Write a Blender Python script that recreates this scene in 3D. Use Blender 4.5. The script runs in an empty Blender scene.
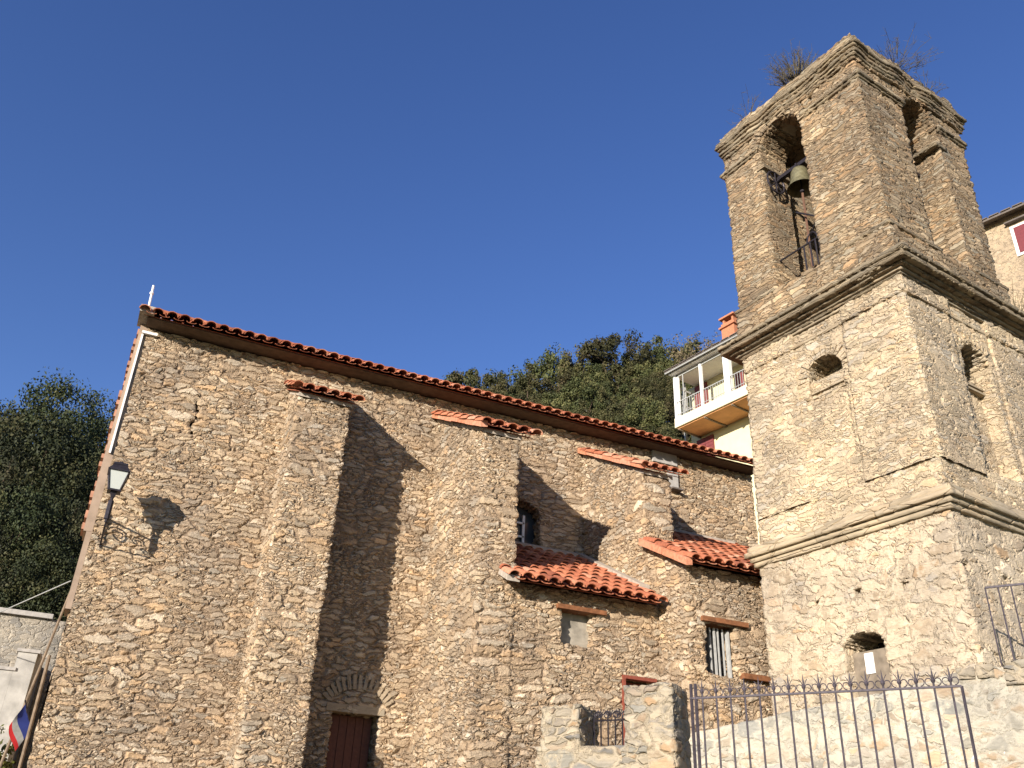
import bpy, math, random
from mathutils import Vector, Matrix, noise
R = math.radians
random.seed(7)
S = bpy.context.scene
COL = S.collection
# ------------------------------------------------------------ camera
yaw, pitch, roll = R(23.96), R(28.66), R(2.496)
cy, sy, cp, sp, cr, sr = math.cos(yaw), math.sin(yaw), math.cos(pitch), math.sin(pitch), math.cos(roll), math.sin(roll)
fwd = Vector((sy*cp, cy*cp, sp)); rt = Vector((cy, -sy, 0)); up = rt.cross(fwd)
r2 = cr*rt + sr*up; u2 = -sr*rt + cr*up
cam = bpy.data.cameras.new('camera'); camo = bpy.data.objects.new('camera', cam); COL.objects.link(camo)
cam.sensor_width = 36; cam.lens = 895.4/1024*36; cam.clip_end = 4000; cam.clip_start = 0.1
mm = Matrix((( r2.x, u2.x, -fwd.x, 0), (r2.y, u2.y, -fwd.y, 0), (r2.z, u2.z, -fwd.z, 1.6), (0, 0, 0, 1)))
camo.matrix_world = mm
S.camera = camo
# ------------------------------------------------------------ light
SUNDIR = Vector((0.81, 0.586, -0.2586)).normalized()       # direction the light travels
SUN_EL = math.asin(-SUNDIR.z)
w = bpy.data.worlds.new('World'); S.world = w; w.use_nodes = True
nt = w.node_tree; bg = nt.nodes['Background']
sky = nt.nodes.new('ShaderNodeTexSky'); sky.sky_type = 'NISHITA'; sky.sun_disc = False
sky.sun_elevation = SUN_EL; sky.sun_rotation = math.atan2(-SUNDIR.x, -SUNDIR.y)
sky.altitude = 600; sky.air_density = 1.0; sky.dust_density = 0.15; sky.ozone_density = 2.0
hsv = nt.nodes.new('ShaderNodeHueSaturation'); hsv.inputs['Saturation'].default_value = 1.22; hsv.inputs['Hue'].default_value = 0.521
nt.links.new(sky.outputs[0], hsv.inputs['Color']); nt.links.new(hsv.outputs[0], bg.inputs[0]); bg.inputs[1].default_value = 0.108
sl = bpy.data.lights.new('sun', 'SUN'); sl.energy = 5.0; sl.angle = R(0.5); sl.color = (1.0, 0.91, 0.81)
so = bpy.data.objects.new('sun', sl); COL.objects.link(so)
so.rotation_euler = SUNDIR.to_track_quat('-Z', 'Y').to_euler(); so.location = (-20, -15, 20)
S.view_settings.view_transform = 'Standard'; S.view_settings.look = 'None'
S.view_settings.exposure = 0.86; S.view_settings.gamma = 1.0; S.view_settings.use_curve_mapping = False
S.render.engine = 'CYCLES'
S.cycles.max_bounces = 4; S.cycles.diffuse_bounces = 2

# ------------------------------------------------------------ helpers
def link(o, parent=None):
    COL.objects.link(o)
    if parent is not None:
        o.parent = parent
        if parent.type == 'EMPTY' or True:
            o.matrix_parent_inverse = BASE.get(parent.name, Matrix.Identity(4))
    return o
BASE = {}
def thing(name, label, cat, loc=(0, 0, 0), group=None, kind=None):
    o = bpy.data.objects.new(name, None); COL.objects.link(o); o.location = loc
    o.empty_display_size = 0.2
    o['label'] = label; o['category'] = cat
    if group: o['group'] = group
    if kind: o['kind'] = kind
    BASE[o.name] = Matrix.Translation(Vector(loc)).inverted()
    return o
class MB:
    def __init__(s): s.v = []; s.f = []; s.c = []; s.sm = False
    def add(s, vs, fs, col=None):
        b = len(s.v); s.v += [tuple(v) for v in vs]
        for f in fs: s.f.append([b+i for i in f]); s.c.append(col if col is not None else 0.5)
    def box(s, x0, x1, y0, y1, z0, z1, T=None, col=None):
        vs = [(x, y, z) for x in (x0, x1) for y in (y0, y1) for z in (z0, z1)]
        if T: vs = [T(*v) for v in vs]
        s.add(vs, [(0, 1, 3, 2), (4, 6, 7, 5), (0, 4, 5, 1), (2, 3, 7, 6), (0, 2, 6, 4), (1, 5, 7, 3)], col)
    def bar(s, a, b, wx, wy=None, col=None):
        a = Vector(a); b = Vector(b); d = (b-a).normalized(); wy = wy or wx
        u = d.cross(Vector((0, 0, 1)))
        if u.length < 1e-3: u = Vector((1, 0, 0))
        u.normalize(); v = d.cross(u)
        vs = [p+u*i*wx/2+v*j*wy/2 for p in (a, b) for i, j in ((-1, -1), (1, -1), (1, 1), (-1, 1))]
        s.add(vs, [(3, 2, 1, 0), (4, 5, 6, 7), (0, 1, 5, 4), (1, 2, 6, 5), (2, 3, 7, 6), (3, 0, 4, 7)], col)
    def tube(s, pts, r, n=6, r2=None, col=None):
        pts = [Vector(p) for p in pts]; rings = []
        for i, p in enumerate(pts):
            d = (pts[min(i+1, len(pts)-1)]-pts[max(i-1, 0)]).normalized()
            u = d.cross(Vector((0.13, 0.21, 1)));
            if u.length < 1e-3: u = Vector((1, 0, 0))
            u.normalize(); v = d.cross(u)
            rr = r if r2 is None else r+(r2-r)*i/(len(pts)-1)
            rings.append([p+u*math.cos(2*math.pi*k/n)*rr+v*math.sin(2*math.pi*k/n)*rr for k in range(n)])
        vs = [q for g in rings for q in g]; fs = []
        for i in range(len(pts)-1):
            for k in range(n):
                fs.append((i*n+k, i*n+(k+1) % n, (i+1)*n+(k+1) % n, (i+1)*n+k))
        fs.append(tuple(range(n-1, -1, -1))); fs.append(tuple((len(pts)-1)*n+k for k in range(n)))
        s.add(vs, fs, col)
    def lathe(s, c, prof, n=20, col=None):
        vs = []; fs = []
        for (r, z) in prof:
            for k in range(n): vs.append((c[0]+r*math.cos(2*math.pi*k/n), c[1]+r*math.sin(2*math.pi*k/n), c[2]+z))
        for i in range(len(prof)-1):
            for k in range(n): fs.append((i*n+k, i*n+(k+1) % n, (i+1)*n+(k+1) % n, (i+1)*n+k))
        s.add(vs, fs, col)
    def build(s, name, mat, parent=None, label=None, cat=None, group=None, kind=None, smooth=None, xf=None):
        me = bpy.data.meshes.new(name)
        vs = [xf(v) for v in s.v] if xf else s.v
        me.from_pydata(vs, [], s.f)
        at = me.attributes.new('var', 'FLOAT', 'FACE'); at.data.foreach_set('value', [float(c) for c in s.c])
        me.materials.append(mat); me.update()
        if smooth if smooth is not None else s.sm: me.polygons.foreach_set('use_smooth', [True]*len(me.polygons))
        o = bpy.data.objects.new(name, me); link(o, parent)
        if label: o['label'] = label
        if cat: o['category'] = cat
        if group: o['group'] = group
        if kind: o['kind'] = kind
        return o

def shell(x0, x1, y0, y1, z0, z1, step, holes=(), faces='LRFBT', warp=None, T=None, steps=None):
    """box skin as a welded fine grid.  L=-x R=+x F=-y B=+y T=+z D=-z.
    holes: (face, test(a,b), depth, closed) with a = x or y along the face, b = z (for T: x, y)"""
    m = MB(); m.sm = True
    nx = max(1, round((x1-x0)/step)); ny = max(1, round((y1-y0)/step)); nz = max(1, round((z1-z0)/step))
    idx = {}
    def P(i, j, k): return (x0+(x1-x0)*i/nx, y0+(y1-y0)*j/ny, z0+(z1-z0)*k/nz)
    V = m.v
    def vid(key, pos):
        if key not in idx: idx[key] = len(V); V.append(pos)
        return idx[key]
    def quad(a, nrm):
        p = [Vector(V[i]) for i in a]; n = (p[2]-p[0]).cross(p[3]-p[1])
        if n.dot(nrm) < 0: a = a[::-1]
        m.f.append(list(a)); m.c.append(0.5)
    FD = {'L': (ny, nz, lambda a, b: (0, a, b), Vector((-1, 0, 0)), Vector((0, 1, 0)), Vector((0, 0, 1))),
          'R': (ny, nz, lambda a, b: (nx, a, b), Vector((1, 0, 0)), Vector((0, 1, 0)), Vector((0, 0, 1))),
          'F': (nx, nz, lambda a, b: (a, 0, b), Vector((0, -1, 0)), Vector((1, 0, 0)), Vector((0, 0, 1))),
          'B': (nx, nz, lambda a, b: (a, ny, b), Vector((0, 1, 0)), Vector((1, 0, 0)), Vector((0, 0, 1))),
          'T': (nx, ny, lambda a, b: (a, b, nz), Vector((0, 0, 1)), Vector((1, 0, 0)), Vector((0, 1, 0))),
          'D': (nx, ny, lambda a, b: (a, b, 0), Vector((0, 0, -1)), Vector((1, 0, 0)), Vector((0, 1, 0)))}
    for f in faces:
        na, nb, key, N, U, W_ = FD[f]
        hs = [h for h in holes if h[0] == f]
        rem = {}
        for a in range(na):
            for b in range(nb):
                if hs:
                    p0 = P(*key(a, b)); p1 = P(*key(a+1, b+1)); c = [(p0[i]+p1[i])/2 for i in range(3)]
                    ca = c[1] if f in 'LR' else c[0]; cb = c[1] if f in 'TD' else c[2]
                    for hi, h in enumerate(hs):
                        if h[1](ca, cb): rem[(a, b)] = hi; break
                if (a, b) in rem: continue
                q = [vid(key(i, j), P(*key(i, j))) for i, j in ((a, b), (a+1, b), (a+1, b+1), (a, b+1))]
                quad(q, N)
        for (a, b), hi in rem.items():
            h = hs[hi]; dep = h[2]; mseg = max(1, round(dep/step))
            def hv(i, j, k):
                if k == 0: return vid(key(i, j), P(*key(i, j)))
                p = Vector(P(*key(i, j))) - N*dep*k/mseg
                return vid(('h', f, i, j, k), tuple(p))
            for (da, db, e0, e1, nn) in ((-1, 0, (a, b), (a, b+1), U), (1, 0, (a+1, b), (a+1, b+1), -U), (0, -1, (a, b), (a+1, b), W_), (0, 1, (a, b+1), (a+1, b+1), -W_)):
                if (a+da, b+db) not in rem:
                    for k in range(mseg):
                        quad([hv(*e0, k), hv(*e1, k), hv(*e1, k+1), hv(*e0, k+1)], nn)
            if h[3]:
                quad([hv(i, j, mseg) for i, j in ((a, b), (a+1, b), (a+1, b+1), (a, b+1))], N)
    if warp: m.v[:] = [warp(*p) for p in m.v]
    if T: m.v[:] = [tuple(T(*p)) for p in m.v]
    return m
def rect(a0, a1, b0, b1): return lambda a, b: a0 < a < a1 and b0 < b < b1
def arch(a0, a1, b0, bs, rise=None):
    c = (a0+a1)/2; r = (a1-a0)/2; rise = rise or r
    def t(a, b):
        if not (a0 < a < a1) or b < b0: return False
        return b < bs or ((a-c)/r)**2+((b-bs)/rise)**2 < 1
    return t
def blob(a0, b0, r, s=0):
    def t(a, b): return abs(a-a0) < r and abs(b-b0) < r*0.9 and (a-a0)*0.9+(b-b0) > -r*0.6
    return t

# ------------------------------------------------------------ materials
def mat(name, rough=0.9):
    m = bpy.data.materials.new(name); m.use_nodes = True
    b = m.node_tree.nodes['Principled BSDF']; b.inputs['Roughness'].default_value = rough
    b.inputs['Specular IOR Level'].default_value = 0.25
    return m, m.node_tree.nodes, m.node_tree.links, b
def ramp(N, cols, interp='LINEAR'):
    r = N.new('ShaderNodeValToRGB'); r.color_ramp.interpolation = interp
    e = r.color_ramp.elements
    while len(e) < len(cols): e.new(0.5)
    for i, (p, c) in enumerate(cols):
        e[i].position = p; e[i].color = (c[0], c[1], c[2], 1)
    return r
def mathn(N, L, op, a, b=None, clamp=False):
    n = N.new('ShaderNodeMath'); n.operation = op; n.use_clamp = clamp
    for i, x in enumerate((a, b)):
        if x is None: continue
        if isinstance(x, (int, float)): n.inputs[i].default_value = x
        else: L.new(x, n.inputs[i])
    return n.outputs[0]
def plain(name, c, rough=0.7, var=0.12, scale=8, metal=0, bump=0.15):
    m, N, L, b = mat(name, rough); b.inputs['Metallic'].default_value = metal
    tc = N.new('ShaderNodeTexCoord'); no = N.new('ShaderNodeTexNoise'); no.inputs['Scale'].default_value = scale; no.inputs['Detail'].default_value = 6
    L.new(tc.outputs['Object'], no.inputs['Vector'])
    r = ramp(N, [(0.3, [x*(1-var) for x in c]), (0.7, [min(1, x*(1+var)) for x in c])]); L.new(no.outputs[0], r.inputs[0]); L.new(r.outputs[0], b.inputs['Base Color'])
    bp = N.new('ShaderNodeBump'); bp.inputs['Strength'].default_value = bump; bp.inputs['Distance'].default_value = 0.02
    L.new(no.outputs[0], bp.inputs['Height']); L.new(bp.outputs[0], b.inputs['Normal'])
    return m
def stone(name, cols, mortar, lx=0.30, lz=0.115, mw=0.10, disp=0.05, warp=0.10, mortfill=0.0, patch=None, soot=0.0, fine=1.0, lay=0.6, big=False):
    """rubble masonry: 3-D cells flattened into courses, random colours, real displacement"""
    m, N, L, b = mat(name, 0.95); b.inputs['Specular IOR Level'].default_value = 0.12
    tc = N.new('ShaderNodeTexCoord'); co = tc.outputs['Object']
    def noise_(scale, det=3, vec=co, rough=0.5):
        n = N.new('ShaderNodeTexNoise'); n.inputs['Scale'].default_value = scale; n.inputs['Detail'].default_value = det; n.inputs['Roughness'].default_value = rough
        L.new(vec, n.inputs['Vector']); return n
    def vm(op, a, bb=None, sc=None):
        n = N.new('ShaderNodeVectorMath'); n.operation = op
        L.new(a, n.inputs[0])
        if bb is not None:
            if isinstance(bb, tuple): n.inputs[1].default_value = bb
            else: L.new(bb, n.inputs[1])
        if sc is not None: n.inputs['Scale'].default_value = sc
        return n.outputs[0]
    n1 = noise_(2.6, 3); d1 = vm('SCALE', vm('SUBTRACT', n1.outputs['Color'], (0.5, 0.5, 0.5)), sc=warp*2.2)
    n2 = noise_(17, 3); d2 = vm('SCALE', vm('SUBTRACT', n2.outputs['Color'], (0.5, 0.5, 0.5)), sc=warp*0.75)
    p = vm('ADD', vm('ADD', co, d1), d2)
    def vor(l1, l2, off, ex=1.0):
        q = vm('MULTIPLY', vm('ADD', p, off), (1/l1, 1/l1, 1/l2))
        v = N.new('ShaderNodeTexVoronoi'); v.feature = 'F1'; v.inputs['Scale'].default_value = 1; L.new(q, v.inputs['Vector']); v.inputs['Randomness'].default_value = 0.92
        e = N.new('ShaderNodeTexVoronoi'); e.feature = 'DISTANCE_TO_EDGE'; e.inputs['Scale'].default_value = 1; L.new(q, e.inputs['Vector']); e.inputs['Randomness'].default_value = 0.92
        return v.outputs['Color'], e.outputs['Distance']
    cA, eA = vor(lx, lz, (0, 0, 0)); cB, eB = vor(lx*0.52, lz*0.55, (3.1, 1.7, 5.3))
    nsel = noise_(1.7, 2)
    sel = mathn(N, L, 'GREATER_THAN', nsel.outputs[0], 0.54)
    def mixc(f, a, b_):
        x = N.new('ShaderNodeMix'); x.data_type = 'RGBA'; 
        if isinstance(f, float): x.inputs[0].default_value = f
        else: L.new(f, x.inputs[0])
        for i, q in ((6, a), (7, b_)):
            if isinstance(q, (tuple, list)): x.inputs[i].default_value = (q[0], q[1], q[2], 1)
            else: L.new(q, x.inputs[i])
        return x.outputs[2]
    def mixf(f, a, b_):
        x = N.new('ShaderNodeMix'); x.data_type = 'FLOAT'; L.new(f, x.inputs[0])
        for i, q in ((2, a), (3, b_)):
            if isinstance(q, (int, float)): x.inputs[i].default_value = q
            else: L.new(q, x.inputs[i])
        return x.outputs[0]
    cell = mixc(sel, cA, cB); edge = mixf(sel, eA, eB)
    if big:
        cC, eC = vor(lx*1.55, lz*1.5, (7.7, 2.9, 1.3)); sel2 = mathn(N, L, 'LESS_THAN', noise_(1.15, 3).outputs[0], 0.43)
        cell = mixc(sel2, cell, cC); edge = mixf(sel2, edge, eC)
    sp_ = N.new('ShaderNodeSeparateColor'); L.new(cell, sp_.inputs[0])
    n = len(cols); rp = ramp(N, [(i/(n-1) if n > 1 else 0, c) for i, c in enumerate(cols)]); L.new(sp_.outputs[0], rp.inputs[0])
    # stone height
    mr = N.new('ShaderNodeMapRange'); mr.interpolation_type = 'SMOOTHSTEP'; mr.inputs['From Min'].default_value = 0.0; mr.inputs['From Max'].default_value = mw
    L.new(edge, mr.inputs['Value']); msk = mr.outputs[0]
    nf = noise_(22*fine, 5, rough=0.65)
    # thin bedding inside each stone
    bed = N.new('ShaderNodeTexNoise'); bed.inputs['Scale'].default_value = 9; bed.inputs['Detail'].default_value = 5
    L.new(vm('MULTIPLY', p, (0.8, 0.8, 6.0)), bed.inputs['Vector'])
    val = N.new('ShaderNodeHueSaturation'); L.new(rp.outputs[0], val.inputs['Color'])
    vv = mathn(N, L, 'ADD', mathn(N, L, 'MULTIPLY', sp_.outputs[1], 0.34), 0.70)
    vv = mathn(N, L, 'MULTIPLY', vv, mathn(N, L, 'ADD', mathn(N, L, 'MULTIPLY', bed.outputs[0], 0.9), 0.62))
    L.new(vv, val.inputs['Value'])
    stonec = val.outputs[0]
    nm = noise_(1.1, 4); 
    mort = mixc(nf.outputs[0], [x*0.7 for x in mortar], [min(1, x*1.15) for x in mortar])
    # mortar fill: where noise is high the mortar covers the stones
    fillm = N.new('ShaderNodeMapRange'); fillm.inputs['From Min'].default_value = 0.62-mortfill*0.35; fillm.inputs['From Max'].default_value = 0.70-mortfill*0.30
    nfi = noise_(5.5, 6, rough=0.62); L.new(nfi.outputs[0], fillm.inputs['Value'])
    msk2 = mathn(N, L, 'MULTIPLY', msk, mathn(N, L, 'SUBTRACT', 1.0, fillm.outputs[0])) if mortfill > 0 else msk
    colr = mixc(msk2, mort, stonec)
    # weather staining
    st = ramp(N, [(0.35, (0.80, 0.78, 0.76)), (0.65, (1.12, 1.08, 1.0))]); L.new(nm.outputs[0], st.inputs[0])
    mu = N.new('ShaderNodeMix'); mu.data_type = 'RGBA'; mu.blend_type = 'MULTIPLY'; mu.inputs[0].default_value = 1; L.new(colr, mu.inputs[6]); L.new(st.outputs[0], mu.inputs[7])
    out = mu.outputs[2]
    L.new(out, b.inputs['Base Color'])
    # height
    h = mathn(N, L, 'MULTIPLY', msk, mathn(N, L, 'ADD', mathn(N, L, 'MULTIPLY', sp_.outputs[2], 0.6), 0.5))
    if mortfill > 0: h = mathn(N, L, 'MAXIMUM', h, mathn(N, L, 'MULTIPLY', fillm.outputs[0], 0.75))
    h = mathn(N, L, 'ADD', h, mathn(N, L, 'MULTIPLY', bed.outputs[0], lay))
    h = mathn(N, L, 'ADD', h, mathn(N, L, 'MULTIPLY', nf.outputs[0], 0.35))
    h = mathn(N, L, 'ADD', h, mathn(N, L, 'MULTIPLY', nm.outputs[0], 0.8))
    dn = N.new('ShaderNodeDisplacement'); dn.inputs['Scale'].default_value = disp; dn.inputs['Midlevel'].default_value = 1.15
    L.new(h, dn.inputs['Height']); L.new(dn.outputs[0], N['Material Output'].inputs['Displacement'])
    m.displacement_method = 'BOTH'
    return m
M = {}
M['church'] = stone('church_rubble', [(0.45, 0.34, 0.225), (0.36, 0.285, 0.205), (0.53, 0.42, 0.29), (0.42, 0.37, 0.295), (0.52, 0.365, 0.22), (0.345, 0.285, 0.215), (0.62, 0.525, 0.40)], (0.34, 0.255, 0.175), lx=0.23, lz=0.070, disp=0.046, mw=0.17, mortfill=0.08, warp=0.085, big=True)
M['tower_low'] = stone('tower_rendered_rubble', [(0.44, 0.34, 0.23), (0.39, 0.33, 0.25), (0.52, 0.43, 0.31), (0.41, 0.37, 0.31), (0.47, 0.33, 0.20)], (0.50, 0.425, 0.32), lx=0.34, lz=0.13, mw=0.14, disp=0.03, mortfill=0.45)
M['tower_mid'] = stone('tower_thin_rubble', [(0.46, 0.37, 0.25), (0.38, 0.32, 0.23), (0.52, 0.43, 0.30), (0.42, 0.38, 0.31), (0.50, 0.37, 0.23)], (0.50, 0.41, 0.29), lx=0.26, lz=0.068, mw=0.15, disp=0.028, mortfill=0.25)
M['tower_top'] = stone('belfry_slate_rubble', [(0.30, 0.225, 0.14), (0.25, 0.20, 0.14), (0.43, 0.335, 0.22), (0.29, 0.26, 0.20), (0.37, 0.25, 0.145), (0.21, 0.175, 0.125)], (0.24, 0.18, 0.12), lx=0.26, lz=0.055, mw=0.10, disp=0.034, warp=0.06)
M['slab'] = stone('weathered_slate_slabs', [(0.27, 0.21, 0.14), (0.22, 0.19, 0.14), (0.34, 0.28, 0.19)], (0.19, 0.15, 0.10), lx=0.5, lz=0.05, mw=0.08, disp=0.02, warp=0.05)
M['string'] = stone('dressed_string_stone', [(0.40, 0.32, 0.22), (0.35, 0.30, 0.22), (0.46, 0.38, 0.27)], (0.34, 0.27, 0.18), lx=0.7, lz=0.3, mw=0.03, disp=0.012, warp=0.04, lay=0.3)
M['pointed'] = stone('mortared_stone_blocks', [(0.30, 0.265, 0.205), (0.25, 0.24, 0.21), (0.36, 0.25, 0.15), (0.19, 0.185, 0.175), (0.36, 0.31, 0.23)], (0.37, 0.32, 0.24), lx=0.30, lz=0.13, mw=0.16, disp=0.026, warp=0.06, mortfill=0.3, lay=0.3)
M['retain'] = stone('pale_mortared_rubble', [(0.31, 0.29, 0.24), (0.25, 0.25, 0.23), (0.36, 0.27, 0.18), (0.38, 0.35, 0.29)], (0.41, 0.385, 0.32), lx=0.30, lz=0.15, mw=0.2, disp=0.018, warp=0.09, mortfill=0.4, lay=0.2)
M['farwall'] = stone('grey_terrace_stone', [(0.33, 0.31, 0.27), (0.27, 0.26, 0.24), (0.38, 0.34, 0.28)], (0.36, 0.33, 0.28), lx=0.3, lz=0.18, mw=0.12, disp=0.02, mortfill=0.3)
M['slit'] = stone('door_voussoir_stone', [(0.36, 0.28, 0.19), (0.42, 0.34, 0.24), (0.30, 0.26, 0.20)], (0.30, 0.24, 0.17), lx=0.5, lz=0.5, mw=0.02, disp=0.008, lay=0.3)
def tile_mat():
    m, N, L, b = mat('terracotta_tile', 0.75)
    at = N.new('ShaderNodeAttribute'); at.attribute_name = 'var'
    r = ramp(N, [(0.0, (0.25, 0.085, 0.048)), (0.35, (0.39, 0.13, 0.066)), (0.7, (0.48, 0.18, 0.095)), (1.0, (0.54, 0.27, 0.17))]); L.new(at.outputs['Fac'], r.inputs[0])
    tc = N.new('ShaderNodeTexCoord'); no = N.new('ShaderNodeTexNoise'); no.inputs['Scale'].default_value = 18; no.inputs['Detail'].default_value = 6; L.new(tc.outputs['Object'], no.inputs['Vector'])
    r2_ = ramp(N, [(0.3, (0.72, 0.70, 0.68)), (0.6, (1.08, 1.08, 1.08))]); L.new(no.outputs[0], r2_.inputs[0])
    mu = N.new('ShaderNodeMix'); mu.data_type = 'RGBA'; mu.blend_type = 'MULTIPLY'; mu.inputs[0].default_value = 1; L.new(r.outputs[0], mu.inputs[6]); L.new(r2_.outputs[0], mu.inputs[7])
    L.new(mu.outputs[2], b.inputs['Base Color'])
    bp = N.new('ShaderNodeBump'); bp.inputs['Strength'].default_value = 0.3; bp.inputs['Distance'].default_value = 0.01; L.new(no.outputs[0], bp.inputs['Height']); L.new(bp.outputs[0], b.inputs['Normal'])
    return m
M['tile'] = tile_mat()
M['wood'] = plain('reddish_timber', (0.19, 0.080, 0.035), 0.75, 0.35, 14)
M['door'] = plain('dark_brown_door', (0.115, 0.04, 0.022), 0.6, 0.2, 20)
M['board'] = plain('eaves_board', (0.11, 0.075, 0.05), 0.85, 0.25, 10)
M['redsteel'] = plain('rust_red_steel', (0.20, 0.055, 0.035), 0.55, 0.2, 20)
M['mort'] = plain('grey_mortar', (0.36, 0.31, 0.25), 0.95, 0.2, 18, bump=0.5)
M['brick'] = plain('dull_brick_edge', (0.38, 0.20, 0.13), 0.95, 0.3, 12)
M['cement'] = plain('grey_cement', (0.36, 0.34, 0.31), 0.95, 0.15, 12, bump=0.4)
M['plaster'] = plain('ochre_plaster', (0.34, 0.25, 0.18), 0.95, 0.14, 6, bump=0.3)
M['white'] = plain('white_paint', (0.78, 0.76, 0.72), 0.6, 0.05, 10)
M['cream'] = plain('cream_render', (0.64, 0.58, 0.36), 0.95, 0.05, 4, bump=0.1)
M['orange'] = plain('orange_soffit', (0.60, 0.30, 0.13), 0.85, 0.1, 4)
M['shut'] = plain('red_brown_shutter', (0.17, 0.045, 0.045), 0.6, 0.1, 10)
M['iron'] = plain('black_iron', (0.035, 0.030, 0.035), 0.45, 0.3, 30, metal=0.4)
M['greyiron'] = plain('weathered_grey_iron', (0.060, 0.050, 0.058), 0.6, 0.3, 30, metal=0.1)
M['bronze'] = plain('weathered_bronze', (0.22, 0.20, 0.115), 0.5, 0.3, 18, metal=0.6)
M['palebar'] = plain('pale_painted_bar', (0.34, 0.34, 0.32), 0.6, 0.15, 20)
M['slate'] = plain('dark_roof_slate', (0.12, 0.10, 0.085), 0.8, 0.2, 8)
M['black'] = plain('painted_interior_dark', (0.02, 0.016, 0.013), 1.0, 0.1, 4)  # near-black colour standing in for unlit interior shade
M['bark'] = plain('tree_bark', (0.09, 0.065, 0.045), 0.95, 0.3, 12, bump=0.8)
M['twig'] = plain('dry_twigs', (0.10, 0.085, 0.055), 0.95, 0.25, 30)
M['earth'] = plain('hillside_earth', (0.07, 0.055, 0.03), 1.0, 0.4, 0.8, bump=0.6)
M['gravel'] = plain('street_ground', (0.10, 0.15, 0.125), 1.0, 0.25, 3, bump=0.5)
M['pole'] = plain('weathered_pole_wood', (0.19, 0.14, 0.095), 0.9, 0.3, 14)
M['blue'] = plain('flag_blue', (0.03, 0.045, 0.20), 0.8, 0.05)
M['red'] = plain('flag_red', (0.55, 0.03, 0.03), 0.8, 0.05)
def glass_mat():
    m, N, L, b = mat('frosted_lantern_glass', 0.35); b.inputs['Base Color'].default_value = (0.50, 0.52, 0.47, 1); b.inputs['Specular IOR Level'].default_value = 0.5
    return m
M['lglass'] = glass_mat()
M['wglass'] = plain('dark_window_glass', (0.05, 0.055, 0.06), 0.12, 0.2, 3, bump=0.02); M['wglass'].node_tree.nodes['Principled BSDF'].inputs['Specular IOR Level'].default_value = 0.5
def leaf_mat(name, cols):
    m, N, L, b = mat(name, 0.7)
    at = N.new('ShaderNodeAttribute'); at.attribute_name = 'var'
    oi = N.new('ShaderNodeObjectInfo')
    r = ramp(N, [(i/(len(cols)-1), c) for i, c in enumerate(cols)]); L.new(at.outputs['Fac'], r.inputs[0])
    hs = N.new('ShaderNodeHueSaturation'); L.new(r.outputs[0], hs.inputs['Color'])
    L.new(mathn(N, L, 'ADD', mathn(N, L, 'MULTIPLY', oi.outputs['Random'], 0.7), 0.65), hs.inputs['Value'])
    L.new(mathn(N, L, 'ADD', mathn(N, L, 'MULTIPLY', oi.outputs['Random'], 0.05), 0.47), hs.inputs['Hue'])
    L.new(hs.outputs[0], b.inputs['Base Color'])
    return m
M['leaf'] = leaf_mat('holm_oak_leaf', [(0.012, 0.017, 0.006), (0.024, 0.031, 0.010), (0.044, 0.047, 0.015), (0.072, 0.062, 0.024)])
M['leafsun'] = leaf_mat('oak_leaf_painted_sunlit', [(0.022, 0.027, 0.009), (0.046, 0.051, 0.016), (0.078, 0.076, 0.026), (0.12, 0.10, 0.042)])  # oak leaf colours brightened, sunlight on the ridge painted in
M['leafdry'] = leaf_mat('dry_oak_leaf', [(0.06, 0.055, 0.025), (0.12, 0.095, 0.05), (0.17, 0.12, 0.07)])
M['leafbush'] = leaf_mat('bright_bush_leaf', [(0.05, 0.07, 0.012), (0.10, 0.12, 0.02), (0.16, 0.15, 0.03)])

# ------------------------------------------------------------ tiles
def arc_tile(m, X, U, Nn, o, L_, r0, r1, dirn, col, seg=6, th=0.014, lift=0.0):
    """half-round tile, o = lower end centre; U up-slope, Nn roof normal; dirn +1 convex, -1 concave"""
    vs = []
    for e, (r, t, l) in enumerate(((r0, 0, lift), (r1, L_, 0))):
        for rr in (r, r-th):
            for k in range(seg+1):
                a = math.pi*k/seg
                vs.append(o+U*t+X*(-math.cos(a)*rr)+Nn*(dirn*math.sin(a)*rr*(0.80 if dirn > 0 else 0.30)+l))
    n = seg+1; fs = []
    for k in range(seg):
        fs.append((k, k+1, 2*n+k+1, 2*n+k)); fs.append((n+k+1, n+k, 3*n+k, 3*n+k+1))
        fs.append((k+1, k, n+k, n+k+1)); fs.append((2*n+k, 2*n+k+1, 3*n+k+1, 3*n+k))
    fs.append((0, 2*n, 3*n, n)); fs.append((seg, n+seg, 3*n+seg, 2*n+seg))
    m.add(vs, fs, col)
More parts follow.
